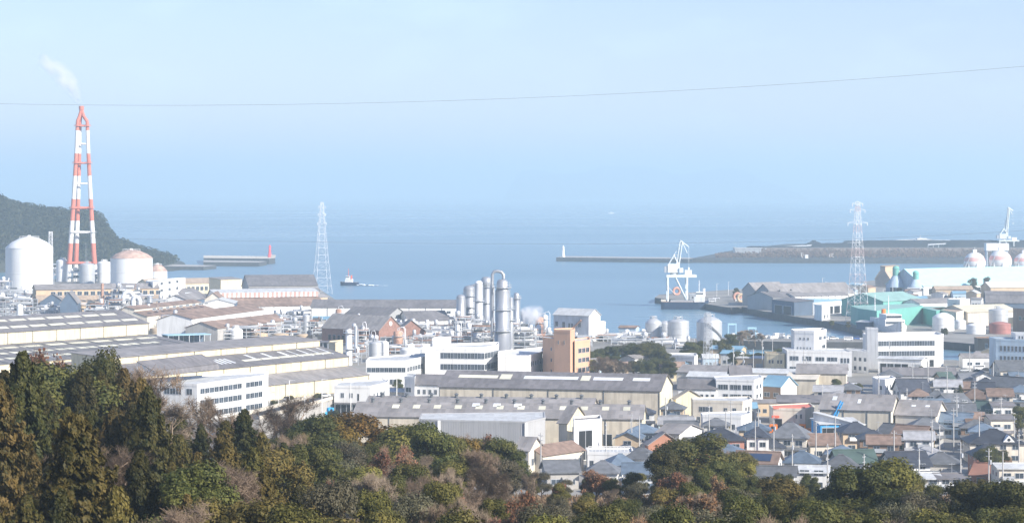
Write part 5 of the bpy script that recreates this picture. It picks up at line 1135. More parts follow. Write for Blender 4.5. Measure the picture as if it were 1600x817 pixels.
# ---------------------------------------------------------------- overpass wall, roads
for nm, pts in (('road', [(1060,592),(1250,565),(1262,567),(1085,596)]), ('road', [(1085,640),(1230,700),(1250,696),(1105,637)]), ('road', [(395,668),(560,606),(575,608),(420,678)]), ('road', [(1180,560),(1098,578),(1112,580),(1200,562)])):
    poly = [(P(x,y,LZ).x, P(x,y,LZ).y) for x,y in pts]; o = MB().prism(poly, LZ-.2, LZ+.05).build('road', asphalt); o['kind'] = 'structure'
p0 = P(405, 655, LZ+5); p1 = P(526, 622, LZ+5); d_ = p1-p0; L_ = d_.length
t = thing('overpass', 'pale concrete overpass with parapet beside the white office', 'overpass', (p0.x, p0.y, LZ), math.atan2(d_.y, d_.x))
MB().box(0,L_,0,8,0,5).build('deck', concrete, t); MB().box(0,L_,-.25,.1,5,6).build('parapet', palebeige, t); MB().box(0,L_,7.9,8.2,5,6).build('parapet', palebeige, t); MB().box(0,L_,.3,7.7,5.0,5.05).build('roadway', asphalt, t)
OVP = t
# ---------------------------------------------------------------- vehicles
WHEEL = MB().cyl((0,-.1,0),(0,.1,0),.32,.32,10,0).cyl((0,-.11,0),(0,.11,0),.18,.18,8,1).mesh('wheel', [rubber, galv])
def car_proto(mat, van=False):
    t = obj('car', None); t['category'] = 'car'
    if van:
        MB().xprism([(-.8,.35),(-.8,1.0),(-.72,1.85),(.72,1.85),(.8,1.0),(.8,.35)], -2.1, 2.1).build('body', mat, t)
        MB().box(-1.9,1.7,-.79,.79,1.15,1.65).build('window', glassd, t); MB().box(2.1,2.13,-.65,.65,1.1,1.7).build('windscreen', glassd, t)
    else:
        MB().xprism([(-.82,.32),(-.85,.75),(-.8,.92),(.8,.92),(.85,.75),(.82,.32)], -2.1, 2.15).build('body', mat, t)
        b = MB(); b.add([(-1.7,-.76,.92),(1.15,-.76,.92),(1.15,.76,.92),(-1.7,.76,.92),(-1.1,-.6,1.45),(.45,-.6,1.45),(.45,.6,1.45),(-1.1,.6,1.45)],[(0,1,5,4),(1,2,6,5),(2,3,7,6),(3,0,4,7)],0); b.build('window', glassd, t)
        MB().add([(-1.13,-.62,1.44),(.48,-.62,1.44),(.48,.62,1.44),(-1.13,.62,1.44),(-1.0,-.55,1.5),(.4,-.55,1.5),(.4,.55,1.5),(-1.0,.55,1.5)],[(4,5,6,7),(0,1,5,4),(1,2,6,5),(2,3,7,6),(3,0,4,7)]).build('roof_panel', mat, t)
    for x in (-1.3, 1.35):
        for y in (-.78, .78): put(WHEEL, 'wheel', t, (x, y, .32))
    return t
CARS = [(car_proto(M('car_white', (.8,.8,.8), rough=.3)), 'white car'), (car_proto(M('car_silver', (.5,.52,.54), rough=.3, metal=.4)), 'silver car'), (car_proto(M('car_black', (.03,.03,.035), rough=.3)), 'black car'), (car_proto(M('car_blue', (.05,.12,.35), rough=.3)), 'blue car'), (car_proto(M('car_red', (.5,.05,.04), rough=.3)), 'red car'), (car_proto(M('car_white', None), True), 'white van')]
used = set()
def car(x, y, rz, where, ci=None, z=LZ):
    ci = hr.choice([0,0,0,1,1,2,3,4,5,5]) if ci is None else ci
    root, nm = CARS[ci]; p = P(x, y, z)
    if not occ_rect(p.x, p.y, rz, -2, 2, -.9, .9, False): return
    occ_rect(p.x, p.y, rz, -2, 2, -.9, .9)
    lab = '%s parked %s' % (nm, where)
    if ci not in used: used.add(ci); root['label'] = lab; root['group'] = 'cars parked in the town and works'; root.location = p; root.rotation_euler = (0,0,rz); THINGS.append(root)
    else: place_copy(root, lab, p, rz)['group'] = 'cars parked in the town and works'
for i in range(26): car(1402+hr.uniform(0,62), hr.choice([497,501,505,509])+hr.uniform(-.8,.8), hr.uniform(-.2,.2)+hr.choice([0,1.57]), 'in the lot before the teal warehouse')
for i in range(12): car(1290+i*16+hr.uniform(-4,4), 531+hr.uniform(-1,1), hr.uniform(-.2,.2), 'on the channel mole', z=2.5)
for i in range(10): car(1340+hr.uniform(-8,50), 572+hr.uniform(-2,6), hr.uniform(-.3,.3), 'in front of the terminal')
for i in range(9): car(1500+hr.uniform(0,60), 575+hr.uniform(-4,8), hr.uniform(-.3,.3), 'by the right channel')
for i in range(8): car(1100+hr.uniform(0,80), 640+hr.uniform(0,26), hr.uniform(-.4,.4), 'in the street by the cream building')
for i in range(10): car(1260+hr.uniform(0,80), 601+hr.uniform(-2,9), hr.uniform(-.3,.3), 'before the beige town warehouse')
for i in range(10): car(425+hr.uniform(0,100), 612+hr.uniform(-6,14), .9+hr.uniform(-.2,.2), 'behind the overpass')
for i in range(10): car(560+hr.uniform(0,70), 592+hr.uniform(-4,6), hr.uniform(-.3,.3), 'in the yard by the clipped trees')
for i in range(14): car(1100+hr.uniform(0,130), 455+hr.uniform(10,20), hr.uniform(-.3,.3), 'on the crane pier')
for i_, (o_, n_) in enumerate(CARS):
    if i_ not in used:
        for ch_ in list(o_.children): bpy.data.objects.remove(ch_)
        bpy.data.objects.remove(o_)
def truck(label, x, y, rz, mat, L=7):
    p = P(x, y); t = thing('truck', label, 'truck', p, rz)
    MB().box(L/2-2,L/2,-1.1,1.1,.6,2.9).build('cab', mat, t); MB().box(L/2-.02,L/2+.04,-.95,.95,1.7,2.6).build('windscreen', glassd, t); MB().box(L/2-1.5,L/2-.5,-1.13,1.13,1.7,2.5).build('window', glassd, t)
    MB().box(-L/2,L/2-2.2,-1.15,1.15,.8,1.7).build('bed', mat, t)
    for xx in (-L/2+1.2, L/2-1.2):
        for yy in (-1,1): put(WHEEL, 'wheel', t, (xx, yy, .5), 0, (1.6,1.6,1.6))
truck('orange truck with square cab left of the arch garage front', 1222, 679, 2.9, orange); truck('orange truck parked under the garage wall', 1240, 678, -.15, orange); truck('orange flatbed truck right of the other two', 1260, 678, .1, orange, 8)
truck('navy box truck beside the overpass', 502, 652, .7, bluep, 8)
# blue crawler crane
p = P(1300, 684); k = F/p.y; t = thing('mobile_crane', 'bright blue lattice-boom crane rising before the grey warehouse', 'crane', p, R(10))
MB().box(-3,3,-1.6,1.6,.9,2.2).build('chassis', bluep, t); MB().box(-2,.6,-1.5,1.5,2.3,4.6).build('cab', bluep, t); MB().box(.6,.65,-1.3,1.3,3,4.3).build('window', glassd, t)
for s in (-1.3,1.3): MB().box(-3.4,3.4,s-.45,s+.45,0,1).build('track', darksteel, t)
b = MB(); A = Vector((-.5,0,2.5)); T = Vector((3.2,0,10.2))
for yy in (-.45,.45): b.cyl(A+Vector((0,yy,0)), T+Vector((0,yy*.5,0)), .16, n=5); b.cyl(A+Vector((-.7,yy,.4)), T+Vector((-.6,yy*.5,.3)), .16, n=5)
for i in range(10): b.cyl(A.lerp(T,i/10)+Vector((0,-.4,0)), A.lerp(T,(i+1)/10)+Vector((-.6,.4,.35)), .1, n=4)
b.build('boom', bluep, t); MB().cyl(T, T+Vector((0,0,-5)), .06, n=4).build('hoist_rope', darksteel, t)
# ---------------------------------------------------------------- utility poles and lamp posts
def pole_proto(tf):
    t = obj('utility_pole', None); t['category'] = 'pole'; t['group'] = 'utility poles of the town'
    MB().cyl((0,0,0),(0,0,12),.19,.12,8).build('pole', polem, t)
    for z in (11.3, 10.2): MB().box(-.7,.7,-.04,.04,z,z+.09).build('crossarm', galv, t)
    if tf: MB().cyl((.36,0,8.4),(.36,0,9.4),.26,n=8).build('transformer', galv, t)
    for x in (-.6,.6): MB().cyl((x,0,11.39),(x,0,11.6),.05,n=5).build('insulator', galv, t)
    return t
PPS = [[pole_proto(False), True], [pole_proto(True), True]]
poles = [(1118,553),(1146,542),(1161,551),(1177,545),(1191,531),(1207,523),(1256,546),(1426,567),(1450,565),(1417,606),(1523,596),(1495,617),(1564,620),(1490,637),(1592,676),(1209,650),(1238,678),(1275,660),(1293,693),(1305,650),(1350,709),(1397,672),(1436,700),(1456,655),(1468,664),(1501,690),(1585,650),(1373,580),(1285,600),(1552,566),(1545,700),(1567,705),(1108,632),(1134,640),(1185,640),(1142,625),(987,645),(999,650),(947,660),(845,676),(804,690),(1100,690),(1180,655),(1480,575),(1530,650),(1040,620),(1390,530),(1260,560),(1310,560),(1515,540),(1600,560)]
for x, y in poles:
    p = P(x, y, LZ+12); p.z = LZ
    e_ = PPS[hr.random() < .35]; PP = e_[0]; lab = 'grey utility pole with transformer in the town' if e_ is PPS[1] else 'plain grey utility pole in the town'
    if e_[1]: PP.location = p; PP['label'] = lab; THINGS.append(PP); e_[1] = False
    else: place_copy(PP, lab, p, hr.uniform(-1.5,1.5))
for x, y, h in ((452,594,15),(476,597,14),(503,592,15),(421,612,10),(435,606,10),(548,598,11),(606,585,11),(620,586,11),(1092,443,9),(1138,440,9),(1120,443,9),(1290,440,12),(1285,434,12),(1395,440,9),(1440,455,9),(1380,452,9)):
    p = P(x, y, LZ+h); p.z = LZ; t = thing('lamp_post', 'slim white lamp post %s' % ('by the overpass' if x < 520 else 'by the clipped trees' if x < 700 else 'on the dock'), 'lamp post', p)
    MB().cyl((0,0,0),(0,0,h),.16,.1,6).build('post', white, t); MB().cyl((0,0,h-.1),(1.2,0,h),.07,n=5).build('arm', white, t); MB().box(.9,1.7,-.15,.15,h-.08,h+.06).build('lamp_head', galv, t)
# ---------------------------------------------------------------- trees
tr = random.Random(3)
def rv(): 
    while True:
        v = Vector((tr.uniform(-1,1), tr.uniform(-1,1), tr.uniform(-1,1)))
        if .05 < v.length < 1: return v
def leaf_quad(V, Fc, c, n, s, asp=1.0, droop=None):
    n = n.normalized(); a = n.orthogonal().normalized(); a = (Matrix.Rotation(tr.uniform(0,6.28), 3, n) @ a) if droop is None else droop
    b = n.cross(a); o = len(V)
    V += [c-a*s*asp*.5-b*s*.35, c-a*s*asp*.05+b*s*.0-b*s*.5, c+a*s*asp*.5, c+b*s*.45]; Fc.append((o, o+1, o+2, o+3))
def crown_mesh(name, mat, V, Fc):
    me = bpy.data.meshes.new(name); me.from_pydata(V, [], Fc); me.materials.append(mat); me.update(); return me
def trunk_mesh(h, r, limbs, mat, lean=.03):
    b = MB(); pts = [(0,0,-1.2)]+[(tr.uniform(-1,1)*lean*h*i/5, tr.uniform(-1,1)*lean*h*i/5, h*i/5) for i in range(1,6)]
    b.tube(pts, [r*1.25]+[r*(1-.16*i) for i in range(1,6)], 7)
    for l in limbs: b.tube([pts[2], Vector(pts[3])*.4+l*.6, l], [r*.5,r*.35,r*.12], 5)
    return b.mesh('trunk', [mat])
def cedar(seed, H=13, Rr=3.6, nb=190, per=150, mat=None):
    V, Fc = [], []
    for i in range(nb):
        t = (i+tr.random())/nb; t = t**.85; z = H*(.06+.92*t); a = i*2.4+tr.uniform(-.5,.5)
        ln = Rr*((1-t)**.72*1.0+.05)*tr.uniform(.62,1.12)*(1+.22*mnoise.noise(Vector((math.cos(a)*1.3, math.sin(a)*1.3, z*.4+seed*7))))
        up = .25+.5*t; o = Vector((math.cos(a), math.sin(a), 0)); sd = Vector((-o.y, o.x, 0))
        for j in range(int(per*(.35+.65*ln/Rr))):
            s_ = 1-tr.random()**1.6*.75; w = ln*.3*(1.15-s_)+.12
            c = o*(ln*s_)+sd*(tr.uniform(-1,1)*w)+Vector((0,0,z+ln*up*(s_**2)*.55-ln*.12*s_+tr.uniform(-.22,.2)))
            d = (o*.5+Vector((0,0,-.9 if tr.random() < .55 else .7))+rv()*.5).normalized()
            leaf_quad(V, Fc, c, o+Vector((0,0,.6))+rv()*.8, tr.uniform(.12,.26), 1.7, d)
    return crown_mesh('crown', mat, V, Fc), trunk_mesh(H*.9, .24, [], woodm, .005)
def broad(seed, H=10, W=4.2, lobes=16, n=4200, mat=None, leaf=.3, base=.28, squash=.8):
    V, Fc, L = [], [], []
    for i in range(lobes):
        a = i*2.4+tr.random(); t = tr.random(); zc = H*(base+.08+(.9-base)*t*.92); rad = W*math.sin(math.pi*min(.97,.22+.68*t))**.7*tr.uniform(.35,.8)
        L.append((Vector((rad*math.cos(a), rad*math.sin(a), zc)), W*tr.uniform(.22,.42)))
    L.append((Vector((W*tr.uniform(-.3,.3),W*tr.uniform(-.3,.3),H*.84)), W*.34)); L.append((Vector((0,0,H*.55)), W*.5))
    tot = sum(r*r for c, r in L)
    for c, r in L:
        for i in range(int(n*r*r/tot)):
            d = rv().normalized(); d.z = abs(d.z)*.9-.35 if tr.random() < .75 else d.z; d.normalize()
            lump = 1+.3*mnoise.noise(d*2.2+Vector((seed*3, c.x, c.z))); q = c+Vector((d.x*r, d.y*r, d.z*r*squash))*lump*tr.uniform(.72,1.03)
            for j in range(3): leaf_quad(V, Fc, q+rv()*.32, d+Vector((0,0,.35))+rv()*.8, tr.uniform(leaf*.6,leaf*1.2), 1.25)
    return crown_mesh('crown', mat, V, Fc), trunk_mesh(H*.6, .24, [c*.9 for c, r in L[:7]], woodm)
def bare(seed, H=9, mat=None, W=3.4, leaves=None, nl=0, n0=7):
    b = MB(); V, Fc = [], []; tips = []
    def br(p, d, l, r, dep):
        q = p+d*l*.5+rv()*l*.07; e = q+(d+rv()*.25).normalized()*l*.5
        if dep <= 1: b.tube([p,q,e], [r,r*.8,r*.6], 5 if dep == 0 else 4)
        else:
            b.tube([p,q,e], [r,r*.85,r*.45], 3)
        if dep >= 4: tips.append(e); tips.append(q)
        if dep < 5:
            for i in range(n0 if dep == 0 else tr.choice([3,4,4]) if dep < 3 else 3 if dep == 3 else 2):
                s = tr.uniform(.35,1); c = p.lerp(e, s); nd = (d*.75+rv()*.95+Vector((0,0,.35))).normalized(); br(c, nd, l*tr.uniform(.42,.62), max(r*.52, .026), dep+1)
    br(Vector((0,0,-.8)), Vector((0,0,1)), H*.62, .17, 0)
    for t in tips:                                # finest twigs
        for j in range(5):
            d = (rv()+Vector((0,0,.5))).normalized(); q = t+rv()*.25; sd = d.orthogonal().normalized()*.014; l = tr.uniform(.35,.8); b.add([q-sd,q+sd,q+d*l+sd*.3,q+d*l-sd*.3], [(0,1,2,3)])
    me = b.mesh('branches', [mat])
    if leaves:
        for t in tips:
            for j in range(nl): leaf_quad(V, Fc, t+rv()*.5, rv(), tr.uniform(.14,.28), 1.2)
        return me, crown_mesh('crown', leaves, V, Fc)
    return me, None
L_ced = leaf_mat('cedar_needles', (.036,.04,.011), (.16,.122,.03))
L_ced2 = leaf_mat('cedar_needles_dark', (.024,.034,.01), (.1,.088,.022))
L_brd = leaf_mat('evergreen_leaves', (.03,.043,.012), (.14,.132,.032))
L_oli = leaf_mat('olive_leaves', (.06,.065,.015), (.22,.185,.045))
L_yel = leaf_mat('yellowing_leaves', (.09,.07,.015), (.3,.19,.035))
L_red = leaf_mat('dry_russet_leaves', (.16,.075,.035), (.36,.2,.11))
L_gry = leaf_mat('grey_green_leaves', (.06,.062,.036), (.18,.16,.09))
L_dry = leaf_mat('dry_grass_blades', (.16,.115,.06), (.36,.27,.15))
twig = M('grey_brown_twigs', (.2,.145,.1), var=.25, scale=1)
twig2 = M('pale_twigs', (.22,.17,.12), var=.2, scale=1)
KIND = {}
def proto(kind, label, cat, makers):
    KIND[kind] = []
    for mk in makers: KIND[kind].append(mk)
    KIND[kind] = (label, cat, KIND[kind])
def as_tree(cr, tk, cn='crown', tn='trunk'):
    r = obj('tree', None)
    if tk: obj(tn, tk, r)
    if cr: obj(cn, cr, r)
    return r
def bare_tree(seed, H, mat, leaves=None, nl=0, n0=7):
    a, c = bare(seed, H, mat, leaves=leaves, nl=nl, n0=n0); r = obj('tree', None); obj('branches', a, r)
    if c: obj('crown', c, r)
    return r
PRO = {
 'cedar': [as_tree(*cedar(i, 13, 3.9, 200, 170, L_ced)) for i in range(3)]+[as_tree(*cedar(i+5, 13, 3.5, 200, 160, L_ced2)) for i in range(2)],
 'broad': [as_tree(*broad(i, 10, 3.9, 20, 8200, L_brd, leaf=.21)) for i in range(3)],
 'olive': [as_tree(*broad(i+4, 9, 3.4, 18, 7000, L_oli, leaf=.2)) for i in range(3)],
 'yellow': [as_tree(*broad(i+8, 9, 3.4, 16, 6000, L_yel, leaf=.2)) for i in range(2)],
 'grey': [as_tree(*broad(i+12, 9, 3.8, 15, 4600, L_gry, leaf=.18)) for i in range(2)],
 'bare': [bare_tree(i, 9, twig) for i in range(2)]+[bare_tree(7, 9, twig2)],
 'russet': [bare_tree(i+3, 8, twig, L_red, 5) for i in range(2)],
}
NAT = {'cedar':13,'broad':10,'olive':9,'yellow':9,'grey':9,'bare':9,'russet':8}
LBL = {'cedar':('cedar_tree','dense %s cedar on the near hillside','cedars on the near hillside'),'broad':('evergreen_tree','dark green round-crowned tree on the near hillside','evergreens on the near hillside'),'olive':('olive_green_tree','olive-green bushy tree on the near hillside','olive-green trees on the near hillside'),
 'yellow':('yellowing_tree','yellow-brown leafy tree on the near hillside','yellowing trees on the near hillside'),'grey':('grey_green_tree','grey-green thin-leaved tree on the near hillside','grey-green trees on the near hillside'),'bare':('bare_tree','leafless grey-brown tree on the near hillside','bare trees on the near hillside'),'russet':('russet_tree','dry russet-leaved tree on the near hillside','russet trees on the near hillside')}
usedp = {}
NT = {}
def plant(kind, loc, height, label=None, group=None, wide=1.0):
    pr = tr.choice(PRO[kind]); s = height/NAT[kind]
    key = id(pr)
    c = copy_tree(pr); c.name = LBL[kind][0]
    c.location = loc; c.rotation_euler = (0, 0, tr.uniform(0, 6.28)); c.scale = (s*wide, s*wide, s)
    lab = label or LBL[kind][1]
    if '%s' in lab: lab = lab % ('brown-tinged' if s > 1 else 'dark green')
    tag(c, lab, 'tree', group or LBL[kind][2]); NT[kind] = NT.get(kind, 0)+1
    return c
SIL = [(-40,580),(0,578),(35,545),(75,572),(115,580),(160,560),(205,600),(212,612),(240,624),(262,645),(300,650),(340,640),(400,668),(450,662),(480,655),(520,655),(550,648),(600,665),(660,658),(700,672),(760,690),(800,725),(850,750),(900,738),(960,730),(1000,738),(1040,705),(1080,690),(1120,700),(1150,735),(1200,740),(1240,745),(1290,755),(1340,735),(1390,725),(1440,765),(1480,772),(1500,755),(1560,752),(1640,755)]
def sil(x):
    for (a,ya),(b,yb) in zip(SIL, SIL[1:]):
        if a <= x <= b: return ya+(yb-ya)*(x-a)/(b-a)
    return 760
def plant_px(kind, px, ytop, Y, label=None, wide=1.0, hmin=3, hmax=17):
    X = (px-800)/F*Y; g = TH(X, Y); zt = CAMZ-(ytop-HZ)*Y/F
    h = max(hmin, min(hmax, zt-g))
    return plant(kind, (X, Y, g-.15), h, label, None, wide)
# trees that can be picked out one by one
plant_px('cedar', 36, 545, 190, 'tallest dark cedar at the far left of the hillside'); plant_px('broad', 160, 545, 265, 'round dark tree standing out against the left factory roof', .58)
plant_px('cedar', 232, 600, 200, 'pointed dark cedar before the white three-storey office'); plant_px('cedar', 118, 640, 150, 'broad cedar in the middle of the left slope', 1.25); plant_px('cedar', 0, 590, 170, 'cedar cut by the left picture edge')
plant_px('bare', 205, 545, 300, 'leafless tree right of the round dark tree'); plant_px('russet', 95, 555, 290, 'small russet tree between the left cedars', .7)
plant_px('bare', 352, 610, 300, 'tall leafless tree in front of the white three-storey office'); plant_px('bare', 445, 598, 380, 'leafless tree beside the overpass')
plant_px('broad', 488, 650, 330, 'small dark evergreen left of the yellow tree', 1.1); plant_px('yellow', 552, 645, 340, 'golden yellow-brown tree before the works', 1.5, 4); plant_px('yellow', 520, 655, 335, 'smaller golden tree beside the large golden one')
plant_px('olive', 640, 655, 330, 'big olive-brown tree before the grey warehouse', 1.35); plant_px('broad', 672, 662, 300, 'dark green pine-like tree before the grey warehouse', 1.0); plant_px('olive', 700, 672, 320); plant_px('yellow', 735, 684, 330); plant_px('broad', 780, 684, 330, 'dark tree before the right end of the grey warehouse')
plant_px('broad', 1082, 678, 330, 'tall spreading pine-like tree before the red-walled house', 1.5); plant_px('broad', 1045, 700, 320); plant_px('russet', 1052, 728, 280, 'russet tree left below the spreading pine', 1.1); plant_px('olive', 1215, 738, 260, 'olive-yellow tree below the pale blue sheet roof', 1.3)
plant_px('broad', 1345, 728, 250, 'large round evergreen in the right foreground, left of its pair', 1.25); plant_px('olive', 1395, 718, 255, 'large round olive evergreen in the right foreground', 1.2); plant_px('grey', 1440, 765, 240, 'grey-green thin tree right of the large round evergreen')
plant_px('broad', 1510, 750, 240, 'dark evergreen at the lower right', 1.3); plant_px('broad', 1570, 752, 235, 'dark evergreen near the right picture edge', 1.3)
plant_px('russet', 600, 700, 280, 'bright russet tree in the middle thicket'); plant_px('russet', 640, 712, 260, 'second russet tree in the middle thicket'); plant_px('russet', 722, 770, 200, 'russet tree low in the middle thicket'); plant_px('russet', 1088, 760, 210, 'russet tree low right of the middle'); plant_px('russet', 930, 728, 330, 'pinkish russet tree below the low white house', 1.3)
# rows of the wood
for Y, fr_, step in ((370,.02,34),(330,.10,36),(290,.22,38),(250,.36,40),(212,.52,44),(178,.68,50),(150,.84,58),(126,1.0,66)):
    px = -50+tr.uniform(0,20)
    while px < 1650:
        s0 = sil(px); yt = s0+(825-s0)*(fr_ if px > 470 else max(0, (fr_-.36)/.64))+tr.uniform(-10,14)
        px += step*tr.uniform(.8,1.25)
        Yj = Y+tr.uniform(-14,14)
        if px < 430: 
            if Y > 260: continue
            px -= step*.2
            kind = tr.choice(['cedar']*9+['broad','bare','olive']) if px < 330 else tr.choice(['cedar','cedar','cedar','cedar','cedar','bare','olive'])
        elif px < 500: kind = tr.choice(['bare','bare','broad','olive','cedar']) if fr_ < .4 else tr.choice(['cedar','cedar','olive','bare'])
        elif px < 860: kind = tr.choice(['bare','bare','bare','olive','olive','grey','broad','olive','russet','grey','cedar'])
        elif px < 1010: kind = tr.choice(['broad','grey','bare','olive','broad','russet','olive'])
        else: kind = tr.choice(['broad','broad','broad','grey','olive','olive','olive','bare','broad','russet' if px < 1150 else 'broad'])
        plant_px(kind, px, yt, Yj, hmin=3.2 if px > 430 else 8.5 if kind == 'cedar' else 6, hmax=10 if px > 430 else 15, wide=tr.uniform(.75,1.05) if px > 430 else tr.uniform(.95,1.2))
# dry grass and brush on the slope
V, Fc = [], []
for i in range(42000):
    Y = tr.uniform(112, 430); px = tr.uniform(-30, 1630)
    if px < 420: continue
    X = (px-800)/F*Y; g = TH(X, Y)
    if mnoise.noise(Vector((X*.12, Y*.12, 7))) < -.15: continue
    for j in range(2):
        c = Vector((X+tr.uniform(-.5,.5), Y+tr.uniform(-.5,.5), g+.1)); leaf_quad(V, Fc, c+Vector((0,0,.2)), Vector((tr.uniform(-1,1), -1, .2)), tr.uniform(.15,.34), 2.2, Vector((tr.uniform(-.4,.4),0,1)).normalized())
me = crown_mesh('dry_grass', L_dry, V, Fc); tag(obj('dry_grass', me), 'dry tan grass and brush covering the slope between the trees', None, kind='stuff')
# trees in the town and works
GR = [(928,548,'broad',9),(940,545,'broad',9),(955,541,'broad',10),(972,538,'grey',9),(990,536,'broad',10),(1004,535,'broad',11),(1018,533,'broad',11),(1030,545,'broad',9),(1042,552,'broad',8),(935,558,'bare',10),(950,556,'bare',10),(962,558,'bare',9),(975,562,'bare',9),(990,562,'olive',7),(1010,560,'broad',9),(1025,560,'broad',8),(1045,562,'broad',8),(924,562,'olive',7),(945,566,'olive',6)]
for x, yt, kd, h in GR:
    p = P(x, yt, LZ+h); p.z = LZ; plant(kd, p, h, {'broad':'dark evergreen in the grove right of the orange building','grey':'grey-green tree in the grove right of the orange building','bare':'leafless purple-brown tree in front of the grove','olive':'olive bush at the foot of the grove'}[kd], 'trees of the grove beside the orange building', 1.2)
for x, yt, h, wd in ((1080,535,9,1.3),(1090,532,9,1.2),(1122,530,9,1.3),(1140,522,10,1.0),(1135,536,8,1.3),(1150,548,7,1.3),(1170,552,6,1.4),(1185,550,6,1.4),(1198,549,6,1.3),(1208,550,6,1.2),(1215,545,6,1.2)):
    p = P(x, yt, LZ+h); p.z = LZ; plant('broad', p, h, 'dark roadside evergreen near the lattice mast', 'roadside trees near the lattice mast', wd)
for x, yt, h, l in ((603,576,5,'round clipped dark tree left of two'),(613,577,5,'round clipped dark tree right of two'),(583,580,3.5,'dark hedge-like tree before the low white office'),(597,592,5,'dark tree in the yard by the clipped trees'),(622,592,5,'dark tree below the clipped trees'),(630,578,5,'thin round tree right of the clipped pair')):
    p = P(x, yt, LZ+h); p.z = LZ; plant('broad', p, h, l, 'yard trees by the low white office', 1.1)
for x, yt, h in ((1170,515,6),(1160,520,6),(1180,519,6),(1155,516,7),(1190,522,5)):
    p = P(x, yt, LZ+h); p.z = LZ; plant('bare', p, h, 'leafless brown tree at the near bank of the channel', 'bare trees by the channel', 1.6)
for i, (x, yt, h, kd) in enumerate(((1305,592,6,'broad'),(1340,598,5,'broad'),(1500,600,7,'cedar'),(1493,606,6,'cedar'),(1590,635,9,'broad'),(1545,697,9,'broad'),(1560,700,8,'broad'),(1480,616,5,'broad'),(1525,683,5,'olive'),(1455,690,4,'olive'),(1385,692,4,'olive'),(1330,706,4,'broad'),(1215,707,4,'broad'),(1106,655,4,'broad'),(1122,657,4,'broad'),(1134,660,3.5,'olive'),(930,693,3,'olive'),(952,693,3.5,'olive'),(1170,672,3.5,'broad'),(1420,573,5,'broad'),(1440,572,4,'broad'),(1330,545,5,'olive'),(1300,500,4,'olive'),(1325,503,4,'olive'),(1340,492,4,'olive'),(1412,505,4,'broad'),(1475,512,5,'broad'),(430,625,4,'broad'),(455,618,4,'broad'),(498,614,5,'broad'),(520,640,5,'broad'),(1150,450,6,'broad'),(1148,458,4,'broad'))):
    p = P(x, yt, LZ+h); p.z = LZ; plant(kd, p, h, '%s %s tree standing %s' % ('small' if h < 5 else 'tall' if h > 6 else 'mid-sized', 'dark' if kd != 'olive' else 'olive-green', 'on the dock' if yt < 520 else 'among the town houses' if x > 900 else 'by the overpass'), 'trees of the town')
# palms-like pair at the right harbour
for x in (1520, 1542):
    p = P(x, 432, LZ+12); p.z = LZ; plant('grey', p, 12, 'ragged grey-green tree before the pale cyan hall', None, .7)
for o_ in [o for l in PRO.values() for o in l]:
    for ch_ in list(o_.children): bpy.data.objects.remove(ch_)
    bpy.data.objects.remove(o_)
# ---------------------------------------------------------------- headland wood, dry trees before the coal
V, Fc = [], []; fw = random.Random(9); n_c = 0
while n_c < 1500:
    Y = fw.uniform(2085, 2420); px = fw.uniform(-40, 330); X = (px-800)/F*Y; g = head_z(X, Y)
    if g < 1: continue
    n_c += 1; r = fw.choice([3,4,5,6,7,8.5])*fw.uniform(.8,1.15)*(1 if px < 170 else .7)
    for j in range(int(5+r*r*1.1)):
        d = rv().normalized(); d.z = abs(d.z); c = Vector((X, Y, g+r*.45))+Vector((d.x*r, d.y*r, d.z*r*.9)); leaf_quad(V, Fc, c, d+rv()*.6, fw.uniform(1.4,2.8), 1.1)
me = crown_mesh('headland_wood', leaf_mat('headland_leaves', (.02,.03,.014), (.075,.075,.035)), V, Fc); tag(obj('wood', me), 'dark evergreen wood covering the headland behind the chimney', None, kind='stuff')
V, Fc = [], []
for i in range(2600):
    Y = fw.uniform(2385, 2470); px = fw.uniform(1118, 1690); X = (px-800)/F*Y; hh = fw.uniform(3.5, 9)*(1 if px > 1190 else .5)
    for j in range(7):
        c = Vector((X+fw.uniform(-1.2,1.2), Y+fw.uniform(-1,1), 2.6+hh*fw.uniform(.1,1))); leaf_quad(V, Fc, c, Vector((fw.uniform(-1,1),-1,fw.uniform(-.3,.6))), fw.uniform(.6,1.3), 1.6, Vector((fw.uniform(-.3,.3),0,1)).normalized())
me = crown_mesh('dry_trees', leaf_mat('dry_scrub', (.1,.075,.055), (.24,.17,.12)), V, Fc); tag(obj('scrub', me), 'belt of dry brown trees before the coal yard wall', None, kind='stuff')
# ---------------------------------------------------------------- wires
def wire(label, pts, Y0, Y1, r=.025):
    b = []
    for i, (x, y) in enumerate(pts):
        Y = Y0+(Y1-Y0)*i/(len(pts)-1); b.append(Vector(((x-800)/F*Y, Y, CAMZ-(y-HZ)*Y/F)))
    tag(MB().tube(b, r, 4).build('power_line', darksteel), label, 'power line')
def curve(pts, n=24):
    out = []
    for i in range(n+1):
        x = pts[0][0]+(pts[-1][0]-pts[0][0])*i/n; y = 0
        for j, (xj, yj) in enumerate(pts):
            w = 1
            for m, (xm, ym) in enumerate(pts):
                if m != j: w *= (x-xm)/(xj-xm)
            y += yj*w
        out.append((x, y))
    return out
wire('thin power line sagging across the sky', curve([(-200,157),(250,165),(900,150),(1800,86)]), 330, 300, .02)
wire('thin power line crossing the sea below the horizon', curve([(-200,366),(480,378),(960,381),(1800,345)]), 420, 400, .02)
